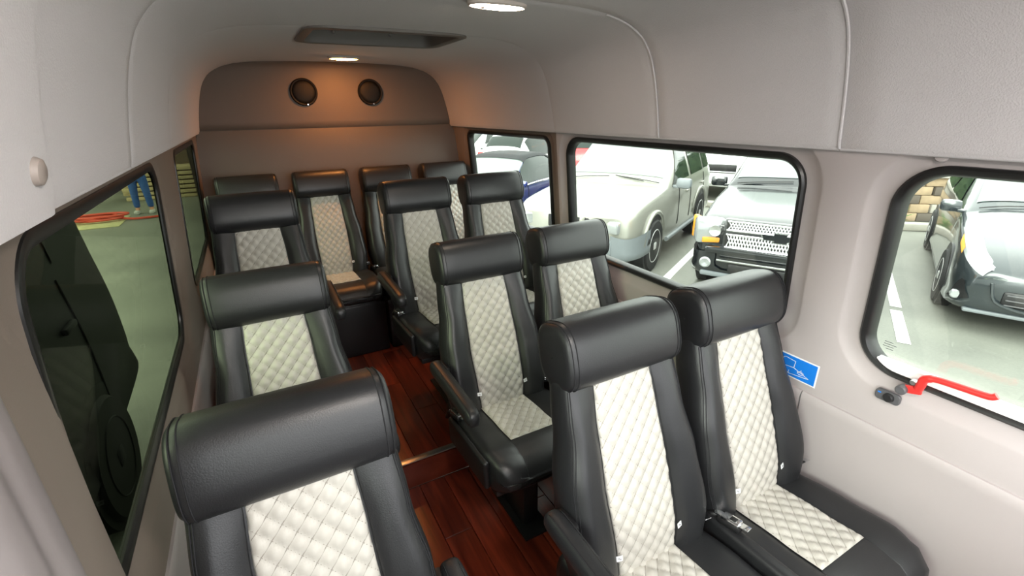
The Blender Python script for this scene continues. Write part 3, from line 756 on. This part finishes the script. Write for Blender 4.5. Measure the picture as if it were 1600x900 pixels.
def fbox(name, parent, c, s, m, rz=0, bev=.02, ry=0): return box(name, c, s, m, parent, bev, Matrix.Rotation(rz, 3, 'Z') @ Matrix.Rotation(ry, 3, 'Y'))
def car_root(name, label, x, y, head=HEAD, group='cars parked in the car park'):
    t = empty(name, (x, y, GROUND), head); return tag(t, label, 'car', group)
def chassis(t, B, m, wb, track, r, wd, spokes, flare=None, rim='alloy'):
    B.shell(m, t)
    for x in (0, -wb):
        for sg in (1, -1):
            ws = max(p[3][1] for p in B.P)
            lathe('wheel_arch', [(0, sg * (ws + .004)), (r + .05, sg * (ws + .004)), (r + .05, sg * (ws - .12)), (0, sg * (ws - .12))], 'plastic_black', t, 36, 'y').location = (x, 0, r + .02)
            wheel(t, x, sg * (ws + .03 - wd / 2), r, wd, spokes, rim)
def mirrors(t, x, y, z, m, s=(.12, .22, .15)):
    for sg in (1, -1):
        o = fbox('wing_mirror', t, (x, sg * (y + s[1] / 2), z), s, m, 0, .04); fbox('mirror_stalk', o, (x + .02, sg * (y - .02), z - .05), (.06, .12, .04), m, 0, .01)
def wipers(t, B, u, v):
    for v0, v1 in ((v, 6.9), (v + .7, 6.9)):
        p = [B.at(u + .04 * k, v0 + (v1 - v0) * k / 6, .02) for k in range(7)]; tube('wiper', p, .006, 'tyre', t, 6)
    p = [Vector((q.x, -q.y, q.z)) for q in [B.at(u + .03 * k, v + (6.8 - v) * k / 6, .02) for k in range(7)]]; tube('wiper', p, .006, 'tyre', t, 6)

SUV = [st(.88, .62, .44, .84, .52, .90, .92), st(.84, .80, .36, .88, .68, .95, .98), st(.62, .90, .34, .95, .78, 1.02, 1.05), st(0, .93, .34, 1.02, .83, 1.08, 1.12), st(-.60, .93, .34, 1.07, .83, 1.13, 1.17),
       st(-.72, .93, .34, 1.08, .80, 1.20, 1.24), st(-1.35, .93, .34, 1.10, .67, 1.68, 1.76), st(-1.55, .93, .34, 1.11, .65, 1.74, 1.81), st(-2.6, .93, .34, 1.12, .64, 1.78, 1.86), st(-3.35, .92, .36, 1.12, .63, 1.76, 1.84), st(-3.58, .90, .38, 1.10, .62, 1.62, 1.70), st(-3.68, .86, .42, 1.02, .64, 1.16, 1.2)]
def scale_st(S, sx, sy, sz): return [(a * sx, b * sy, c * sz, d * sz, e * sy, f * sz, g * sz, h) for a, b, c, d, e, f, g, h in S]
def suv(name, label, x, y, head, m, kind, sc=(1, 1, 1), group='cars parked in the car park', base=SUV):
    t = car_root(name, label, x, y, head, group); B = Body(scale_st(base, *sc)); wb = 2.70 * sc[0]; tr_ = .80 * sc[1]
    chassis(t, B, m, wb, tr_, .375, .25, 6)
    B.patch('windshield', 5.1, 5.92, 5.12, 7, 'windshield_glass', t, .008, 1, 6, 8, True)
    for sg in (1, -1):
        B.patch('side_window', (5.25, 6.15), (7.35, 7.35), 4.10, 4.90, 'car_glass', t, .008, sg, 8, 5)
        B.patch('side_window', 7.48, 8.30, 4.10, 4.90, 'car_glass', t, .008, sg, 6, 5); B.patch('side_window', 8.42, 9.2, 4.12, 4.88, 'car_glass', t, .008, sg, 6, 5)
        for u in (7.2, 8.2):
            p = B.at(u, 3.5, .012); fbox('door_handle', t, (p.x, p.y * sg, p.z), (.17, .03, .035), m, 0, .008)
        for u0 in (5.75, 7.42, 8.36):
            L = [B.at(u0, 1.9 + 2.1 * k / 6, .002) for k in range(7)]; tube('door_seam', [(p.x, p.y * sg, p.z) for p in L], .006, 'tyre', t, 5)
    B.patch('rear_window', 9.55, 10.15, 5.1, 7, 'car_glass', t, .008, 1, 5, 6, True)
    wipers(t, B, 4.75, 5.3); mirrors(t, -.95 * sc[0], .93 * sc[1], 1.16 * sc[2], 'bumper_grey' if kind == 'silver' else m)
    X = .86 * sc[0]
    if kind == 'silver':
        B.patch('bumper', .0, 2.6, .6, 2.75, 'bumper_grey', t, .035, 1, 12, 6); B.patch('bumper', .0, 2.6, .6, 2.75, 'bumper_grey', t, .035, -1, 12, 6)
        fbox('bumper_face', t, (X + .02, 0, .50), (.10, 1.3, .24), 'bumper_grey', 0, .04)
        fbox('grille', t, (X + .005, 0, .78), (.06, .62, .17), 'tyre', 0, .02)
        for k in (-1, 0, 1): fbox('grille_bar', t, (X + .03, k * .21, .785), (.05, .075, .19), m, 0, .02)
        for sg in (1, -1):
            fbox('headlight', t, (X - .065, sg * .58, .775), (.17, .33, .17), 'lens', sg * -R(18), .03); fbox('turn_signal', t, (X - .15, sg * .765, .775), (.15, .07, .17), 'amber', sg * -R(30), .02)
            lathe('fog_lamp', [(0, .03), (.05, .03), (.065, .02), (.065, -.03)], 'lens', t, 20, 'x', (X + .05, sg * .52, .50))
            V, F = [], []
            for cx_ in (0, -wb):
                tube_into(V, F, [(cx_ + .45 * math.cos(R(a)), sg * .925 * sc[1], .40 + .45 * math.sin(R(a))) for a in range(8, 173, 12)], .035, 6)
            fl_ = obj('fender_flare', V, F, m, t, True); fl_['kind'] = 'stuff'
            tube('roof_rail', [(-1.5, sg * .58, 1.86), (-1.6, sg * .58, 1.90), (-3.2, sg * .56, 1.92), (-3.3, sg * .56, 1.87)], .02, 'bumper_grey', t)
            tube('side_step', [(-.5, sg * .96, .36), (-2.2, sg * .96, .36)], .035, 'bumper_grey', t)
    elif kind == 'black':
        fbox('grille_surround', t, (X + .01, 0, .86), (.08, 1.16, .36), 'car_black', 0, .03)
        for zc, h in ((.965, .10), (.79, .15)):
            g = fbox('grille_frame', t, (X + .045, 0, zc), (.03, 1.08, h + .03), 'plastic_black', 0, .01)
            V, F = [], []; n = 34
            for k in range(n):
                y = -.53 + 1.06 * k / n
                for a, b in (((y, -h / 2), (y + .055, h / 2)), ((y + .055, -h / 2), (y, h / 2))): tube_into(V, F, [(X + .066, a[0], zc + a[1]), (X + .066, b[0], zc + b[1])], .0075, 4)
            o = obj('grille_mesh', V, F, 'chrome', g, False); o['kind'] = 'stuff'
            tube('grille_trim', [(X + .066, -.54, zc - h / 2), (X + .066, .54, zc - h / 2), (X + .066, .54, zc + h / 2), (X + .066, -.54, zc + h / 2)], .012, 'chrome', g, 6, True)
        # flat bow-tie badge on the bar between the two grilles
        bt = [(-.16, -.028), (-.055, -.028), (-.06, -.05), (.06, -.05), (.068, -.028), (.16, -.028), (.18, .028), (.055, .028), (.06, .05), (-.06, .05), (-.068, .028), (-.18, .028)]
        V = [(X + d, a, .885 + b) for d in (.06, .085) for a, b in bt]; obj('badge', V, [tuple(range(12)), tuple(range(12, 24))[::-1]] + grid_faces(2, 12, True), 'car_black', t, False)
        V = [(X + d, a * 1.1, .885 + b * 1.2) for d in (.055, .076) for a, b in bt]; obj('badge_rim', V, [tuple(range(12)), tuple(range(12, 24))[::-1]] + grid_faces(2, 12, True), 'chrome', t, False)
        for sg in (1, -1):
            hl = fbox('headlight', t, (X - .055, sg * .745, .87), (.20, .32, .29), 'lens', sg * -R(22), .04)
            fbox('headlight_signal', hl, (X - .16, sg * .905, .87), (.16, .06, .27), 'amber', sg * -R(38), .02); fbox('headlight_amber', hl, (X + .03, sg * .70, .775), (.05, .2, .06), 'amber', sg * -R(22), .01)
            for dy, r_ in ((.0, .062), (.13, .055)): lathe('headlight_bowl', [(0, .02), (r_ * .5, .03), (r_, .05), (r_, -.02)], 'chrome', hl, 20, 'x', (X + .035 - abs(dy) * .4, sg * (.66 + dy), .895))
            lathe('fog_lamp', [(0, .02), (.05, .03), (.065, .02), (.065, -.04)], 'lens', t, 20, 'x', (X + .03, sg * .73, .50))
        fbox('bumper_bar', t, (X + .035, 0, .675), (.14, 1.50, .085), 'car_black', 0, .03); fbox('bumper_trim', t, (X + .10, 0, .565), (.03, 1.2, .025), 'chrome', 0, .008)
        fbox('air_intake', t, (X + .05, 0, .48), (.08, .95, .10), 'plastic_black', 0, .02); fbox('air_dam', t, (X + .01, 0, .37), (.10, 1.55, .06), 'bumper_grey', 0, .02)
        B.patch('bumper_corner', .0, 2.4, .6, 2.55, 'car_black', t, .03, 1, 10, 6); B.patch('bumper_corner', .0, 2.4, .6, 2.55, 'car_black', t, .03, -1, 10, 6)
    else:
        fbox('grille', t, (X + .01, 0, .80), (.06, .95, .22), 'plastic_black', 0, .02); fbox('bumper_face', t, (X + .02, 0, .52), (.10, 1.4, .20), m, 0, .04)
        tube('grille_trim', [(X + .045, -.48, .72), (X + .045, .48, .72), (X + .045, .48, .90), (X + .045, -.48, .90)], .014, 'chrome', t, 6, True)
        for sg in (1, -1):
            fbox('headlight', t, (X - .06, sg * .64, .82), (.17, .30, .18), 'lens', sg * -R(18), .03)
            fbox('tail_light', t, (-3.60 * sc[0], sg * .80 * sc[1], .98 * sc[2]), (.10, .14, .34), 'tail_red', 0, .02)
    return t
suv('silver_suv', 'silver SUV with grey bumper seen through the wide window', 4.39, 5.49, HEAD, 'car_silver', 'silver', (.97, .99, .98))
suv('black_suv', 'black SUV with chrome mesh grille seen through the wide window', 5.72 + RT.x * .07, 3.26 + RT.y * .07, HEAD, 'car_black', 'black', (1.05, 1.0, 1.02))
suv('white_suv', 'white SUV with dark grille behind, between the silver and black cars', 10.7, 8.25, HEAD, 'car_white', 'plain')

# low hatchback
HB = [st(.92, .58, .30, .55, .45, .60, .62), st(.86, .76, .24, .60, .62, .68, .71), st(.62, .86, .20, .70, .74, .78, .82), st(.0, .88, .20, .86, .76, .92, .97), st(-.42, .88, .20, .92, .77, 1.00, 1.06), st(-.55, .88, .20, .94, .74, 1.06, 1.12),
      st(-1.50, .88, .20, .98, .60, 1.50, 1.57), st(-1.75, .88, .20, .99, .58, 1.56, 1.62), st(-2.6, .88, .20, 1.02, .57, 1.57, 1.63), st(-3.2, .86, .22, 1.04, .55, 1.50, 1.57), st(-3.48, .84, .24, 1.0, .58, 1.2, 1.26), st(-3.56, .80, .30, .9, .6, .98, 1.0)]
def hatchback():
    t = car_root('hatchback', 'dark grey hatchback with swept headlights seen through the front window', 7.26, 1.36, R(203.3)); B = Body(scale_st(HB, 1, .95, 1))
    chassis(t, B, 'car_grey', 2.75, .755, .32, .21, 5)
    B.patch('windshield', 5.1, 5.93, 5.10, 7, 'windshield_glass', t, .008, 1, 6, 8, True)
    for sg in (1, -1):
        B.patch('side_window', (5.35, 6.1), 7.4, 4.1, 4.9, 'car_glass', t, .008, sg, 8, 5); B.patch('side_window', 7.5, 9.3, 4.1, 4.9, 'car_glass', t, .008, sg, 8, 5)
        B.patch('headlight', (.75, .95), (2.55, 3.0), 4.25, 5.35, 'lens', t, .012, sg, 10, 5); B.patch('turn_signal', (2.15, 2.25), (2.5, 2.7), 4.05, 4.45, 'amber', t, .016, sg, 4, 3)
        B.patch('fog_recess', (.7, 1.15), (1.85, 1.35), 1.7, 3.2, 'plastic_black', t, .010, sg, 6, 5)
        p = B.at(1.35, 2.0, .02); lathe('fog_lamp', [(0, .02), (.035, .02), (.045, .01), (.045, -.03)], 'lens', t, 18, 'x', (p.x + .01, p.y * sg, p.z))
        tube('sill', [(-.45, sg * .82, .25), (-2.3, sg * .82, .25)], .03, 'plastic_black', t)
    fbox('air_intake', t, (.915, 0, .41), (.05, .92, .17), 'plastic_black', 0, .03)
    for k in range(3): fbox('intake_slat', t, (.945, 0, .36 + .05 * k), (.02, .86, .012), 'grey_plastic', 0, .003)
    tube('intake_trim', [crom([(.94, -.56, .56), (.95, -.50, .38), (.955, -.3, .32), (.96, 0, .31), (.955, .3, .32), (.95, .50, .38), (.94, .56, .56)], k / 4) for k in range(25)], .014, 'car_grey', t, 6)
    fbox('lip', t, (.86, 0, .235), (.10, 1.4, .04), 'bumper_grey', 0, .015)
    wipers(t, B, 4.75, 5.3); mirrors(t, -.55, .80, 1.05, 'car_grey', (.11, .20, .14))
hatchback()
CV = [st(.86, .56, .30, .55, .45, .62, .64), st(.80, .78, .26, .62, .64, .70, .73), st(.55, .86, .24, .72, .74, .78, .82), st(-.1, .89, .22, .84, .78, .88, .92), st(-.60, .89, .22, .90, .79, .95, .99), st(-.72, .89, .22, .91, .74, 1.0, 1.05),
      st(-1.25, .89, .22, .93, .60, 1.30, 1.36), st(-1.5, .89, .22, .93, .58, 1.35, 1.40), st(-2.1, .89, .22, .94, .56, 1.33, 1.39), st(-2.75, .89, .24, .95, .66, 1.10, 1.13), st(-3.0, .88, .26, .95, .76, 1.0, 1.02), st(-3.5, .84, .3, .93, .72, .97, .99)]
def convertible():
    t = car_root('convertible', 'blue convertible with black soft top seen through the small rear window', 3.10, 7.72); B = Body(CV)
    chassis(t, B, 'car_blue', 2.55, .765, .33, .22, 5)
    B.patch('windshield', 5.05, 5.95, 5.02, 7, 'windshield_glass', t, .008, 1, 6, 8, True)
    B.patch('soft_top', 5.90, 9.6, 4.97, 7, 'soft_top', t, .02, 1, 16, 8, True)
    for sg in (1, -1):
        B.patch('side_window', (5.08, 5.55), (8.9, 7.9), 4.1, 4.97, 'car_glass', t, .010, sg, 10, 5)
        B.patch('soft_top_quarter', (8.95, 8.0), (9.6, 9.6), 4.08, 4.97, 'soft_top', t, .018, sg, 6, 4)
        tube('belt_trim', [(p.x, p.y * sg, p.z) for p in [B.at(4.9 + 5.2 * k / 16, 4.03, .01) for k in range(17)]], .016, 'chrome', t, 6)
        p = B.at(7.6, 3.5, .012); fbox('door_handle', t, (p.x, p.y * sg, p.z), (.18, .03, .03), 'chrome', 0, .008)
        fbox('headlight', t, (.74, sg * .62, .64), (.16, .28, .13), 'lens', sg * -R(20), .03); fbox('tail_light', t, (-3.47, sg * .65, .78), (.08, .28, .14), 'tail_red', 0, .02)
        for u0 in (5.5, 8.75):
            tube('door_seam', [(p.x, p.y * sg, p.z) for p in [B.at(u0, 1.9 + 2.1 * k / 6, .002) for k in range(7)]], .006, 'tyre', t, 5)
    fbox('grille', t, (.85, 0, .50), (.05, .7, .14), 'plastic_black', 0, .02); mirrors(t, -.72, .86, .98, 'car_blue', (.09, .15, .10)); wipers(t, B, 4.75, 5.3)
convertible()
def sedan(label, x, y, head, m):
    t = car_root('parked_car', label, x, y, head); B = Body(scale_st(HB, 1, 1, 1.0)); chassis(t, B, m, 2.7, .755, .32, .21, 5)
    B.patch('windshield', 5.1, 5.93, 5.10, 7, 'car_glass', t, .008, 1, 6, 8, True); B.patch('rear_window', 9.15, 9.85, 5.1, 7, 'car_glass', t, .008, 1, 6, 8, True)
    for sg in (1, -1):
        B.patch('side_window', (5.35, 6.1), 7.4, 4.1, 4.9, 'car_glass', t, .008, sg, 8, 5); B.patch('side_window', 7.5, 9.3, 4.1, 4.9, 'car_glass', t, .008, sg, 8, 5)
        B.patch('headlight', (.75, .95), (2.3, 2.7), 4.25, 5.35, 'lens', t, .012, sg, 8, 5); fbox('tail_light', t, (-3.47, sg * .70, .98), (.12, .2, .3), 'tail_red', 0, .03)
    fbox('grille', t, (.915, 0, .41), (.05, .8, .15), 'plastic_black', 0, .03); mirrors(t, -.98, .90, 1.08, m, (.11, .20, .14)); wipers(t, B, 4.75, 5.3)
sedan('white car with red tail light behind the blue convertible', 9.0, 13.0, HEAD + math.pi, 'car_white')
sedan('white car with dark windshield farthest off in the small rear window', 5.6, 14.9, HEAD, 'car_white')
sedan('red car glimpsed behind the silver SUV', 10.3, 11.0, HEAD + math.pi, 'car_red')
suv('dark_suv', 'dark vehicle parked beyond the hatchback and the block wall', 14.2, 3.6, HEAD, 'car_grey', 'plain')
VAN = [(a, b, c, d_, (e if a > -1.3 else .80), f, g, h) for a, b, c, d_, e, f, g, h in SUV[:9]] + [st(-3.45, .92, .36, 1.12, .79, 1.76, 1.84), st(-3.68, .91, .38, 1.10, .78, 1.70, 1.78), st(-3.74, .89, .42, 1.06, .77, 1.60, 1.66)]
bv = suv('black_van', 'tall black vehicle parked close beside the left windows', -1.99, .32, R(-90), 'van_black', 'plain', (1.0, 1.06, 1.25), base=VAN)
for c in [q for ch in bv.children for q in (ch, *ch.children)]:
    if c.data.materials[0].name in ('car_glass', 'windshield_glass', 'tyre', 'plastic_black', 'alloy', 'chrome'): c.data.materials[0] = MATS['van_black']
for i, (a, s_) in enumerate((((-3.72, .55, .40), (.16, .06, .06)), ((-3.80, .55, .44), (.05, .05, .12)), ((-3.72, .30, .36), (.10, .5, .05)))): fbox('tow_hitch', bv, a, s_, 'steel', 0, .01)

# ---------------------------------------------------------------- beyond the cars, right
bw = empty('block_wall', (11.6, 4.2, GROUND)); tag(bw, 'low wall of stacked tan and grey blocks behind the hatchback', 'wall')
d = Vector((.75, -.66, 0)).normalized(); base = Vector((10.9, 4.85, 0)); blk = {}
for r_ in range(5):
    for c in range(9):
        mm = random.choice(['block_tan', 'block_tan', 'block_grey', 'block_dark'])
        if mm not in blk: o = box('block', (0, 0, 0), (.33, .25, .165), mm, bw, .012); blk[mm] = o.data
        else: o = bpy.data.objects.new('block', blk[mm]); COL.objects.link(o); o.parent = bw
        p = base + d * (.345 * c + (.17 if r_ % 2 else 0)) + Vector((random.uniform(-.02, .02), random.uniform(-.03, .03), GROUND + .088 + .172 * r_))
        o.location = p - bw.location; o.rotation_euler = (0, 0, math.atan2(d.y, d.x) + random.uniform(-.04, .04))
p = base + d * 1.4; cap = box('cap_slab', (0, 0, 0), (3.3, .42, .07), 'concrete', bw, .01); cap.location = Vector((p.x, p.y, GROUND + .90)) - bw.location; cap.rotation_euler = (0, 0, math.atan2(d.y, d.x))
tag(strip_box('wheel_stop', (10.2, 4.25), (11.2, 3.35), .18, .14, 'concrete'), 'grey concrete wheel stop before the block wall', 'wheel stop')
tag(strip_box('kerb', (8.8, 8.4), (9.9, 6.4), .25, .12, 'concrete'), 'pale concrete kerb behind the silver SUV', 'kerb')
pt = empty('weed', (10.95, 4.28, GROUND)); tag(pt, 'small green weed growing at the foot of the block wall', 'plant'); lf = None
for k in range(16):
    a = k * 2.4; l = random.uniform(.16, .3)
    V = [(0, 0, 0), (l * .5, -.045, l * .55), (l, 0, l * .7), (l * .5, .045, l * .55)]; o = obj('leaf', V, [(0, 1, 2, 3)], 'leaf', pt, False); o.rotation_euler = (0, -R(random.uniform(-10, 30)), a)
hd = empty('hedge', (22, 12, GROUND)); tag(hd, 'dark green hedge far behind the parked cars', 'hedge')
V, F = [], []
for k in range(2600):
    t_ = random.random(); c = Vector((12 + 22 * t_, 24 - 26 * t_, random.uniform(.0, 3.2))) + Vector((random.gauss(0, .5), random.gauss(0, .5), 0)) - Vector((22, 12, 0)); q = Matrix.Rotation(random.random() * 6.3, 3, 'Z') @ Matrix.Rotation(random.random() * 3, 3, 'X'); i = len(V)
    V += [c + q @ Vector(v) for v in ((-.2, -.14, 0), (.2, -.14, .03), (.24, .14, 0), (-.16, .16, .04))]; F.append((i, i + 1, i + 2, i + 3))
o = obj('foliage', V, F, 'foliage', hd, False); o['kind'] = 'stuff'
core = box('hedge_core', (0, 0, 1.5), (33, .7, 3.0), 'foliage', hd, .2); core.rotation_euler = (0, 0, math.atan2(-26, 22))

# ---------------------------------------------------------------- beyond the left windows
bkw = box('brick_building', (0, 0, 2.5), (14, .5, 5), 'far_brick', None, 0); bkw.location = (-5.6, 19.0, GROUND); struct(bkw, 'brown brick building wall far behind the left rear window', 'building')
lp = empty('lumber_stack', (-1.9, 16.6, GROUND)); tag(lp, 'stack of pale boards in front of the brick building', 'lumber'); me = None
for r_ in range(7):
    for c in range(4):
        if me is None: o = box('board', (0, 0, 0), (2.4, .2, .09), 'lumber', lp, .006); me = o.data
        else: o = bpy.data.objects.new('board', me); COL.objects.link(o); o.parent = lp
        o.location = (random.uniform(-.12, .12), c * .22 - .33, .05 + r_ * .125); o.rotation_euler = (0, 0, random.uniform(-.04, .04))
tag(box('plywood_sheet', (-3.5, 13.2, GROUND + .008), (1.6, 1.3, .012), 'sand', None, .003), 'pale yellow sheet lying on the ground under the red hose', 'board')
pts = []
for k in range(90):
    a = k * .26; r_ = .42 + .12 * math.sin(k * .37); pts.append((-3.25 + r_ * math.cos(a) * (1 + k * .002), 13.35 + r_ * .55 * math.sin(a), GROUND + .05 + .0012 * k))
pts += [(-2.75, 13.25, GROUND + .055), (-2.5, 13.1, GROUND + .045), (-2.2, 13.2, GROUND + .03), (-1.9, 13.3, GROUND + .03)]
tag(tube('garden_hose', pts, .025, 'hose_red', None, 6), 'red hose coiled on the ground beside the person', 'hose')

def person():
    t = empty('person', (-2.42, 14.0, GROUND)); tag(t, 'person in blue jeans and grey shirt standing by the red hose', 'person')
    def skin(name, J, E_, m, parent, root=0):
        me = bpy.data.meshes.new(name); me.from_pydata([j[0] for j in J], E_, []); o = link(name, me, m, parent, False)
        md = o.modifiers.new('skin', 'SKIN'); md.use_smooth_shade = True; sv = me.skin_vertices[0].data if me.skin_vertices else None
        if sv is None: bpy.context.view_layer.objects.active = o; sv = me.skin_vertices[0].data
        for i, j in enumerate(J): sv[i].radius = (j[1], j[1] if len(j) < 3 else j[2]); sv[i].use_root = (i == root)
        sb = o.modifiers.new('sub', 'SUBSURF'); sb.levels = 1; sb.render_levels = 2; return o
    J = [((0, 0, .93), .15, .11), ((0, .0, 1.12), .14, .10), ((0, -.03, 1.34), .16, .11), ((0, -.05, 1.46), .06, .055), ((0, -.08, 1.56), .075, .09), ((0, -.08, 1.68), .07, .085),
         ((.19, -.03, 1.40), .055), ((.25, -.12, 1.14), .042), ((.14, -.32, 1.06), .034), ((.11, -.38, 1.05), .035), ((-.19, -.03, 1.40), .055), ((-.26, -.08, 1.14), .042), ((-.16, -.28, 1.02), .034), ((-.13, -.34, 1.0), .035),
         ((.10, 0, .84), .095), ((.12, -.03, .48), .062), ((.13, .02, .09), .045), ((.14, -.12, .05), .042), ((-.10, 0, .84), .095), ((-.13, .02, .48), .062), ((-.15, .06, .09), .045), ((-.16, -.08, .05), .042)]
    E_ = [(0, 1), (1, 2), (2, 3), (3, 4), (4, 5), (2, 6), (6, 7), (7, 8), (8, 9), (2, 10), (10, 11), (11, 12), (12, 13), (0, 14), (14, 15), (15, 16), (16, 17), (0, 18), (18, 19), (19, 20), (20, 21)]
    skin('body', J, E_, 'skin', t)
    g = .018; grow = lambda i, f=g: (J[i][0],) + tuple(r_ + f for r_ in J[i][1:])
    skin('jeans', [grow(0), grow(14), grow(15), ((.13, .02, .12), .068), grow(18), grow(19), ((-.15, .06, .12), .068), ((0, 0, 1.02), .155, .118)], [(0, 1), (1, 2), (2, 3), (0, 4), (4, 5), (5, 6), (0, 7)], 'denim', t)
    skin('shirt', [((0, 0, .98), .165, .125), grow(1), grow(2), ((.19, -.03, 1.40), .078), ((.235, -.09, 1.22), .066), ((-.19, -.03, 1.40), .078), ((-.24, -.07, 1.22), .066)], [(0, 1), (1, 2), (2, 3), (3, 4), (2, 5), (5, 6)], 'shirt', t)
    skin('hair', [((0, -.05, 1.62), .085, .095), ((0, -.065, 1.72), .08, .092)], [(0, 1)], 'hair', t)
    for sx, sy in ((.14, -.08), (-.16, -.04)):
        sh = box('shoe', (sx, sy, .045), (.10, .28, .09), 'shoe', t, .03, None, 3)
    for sx in (-.03, .03): lathe('eye', [(0, -.004), (.009, -.003), (.011, .004)], 'hair', t, 10, 'y', (sx, -.168, 1.62))
person()
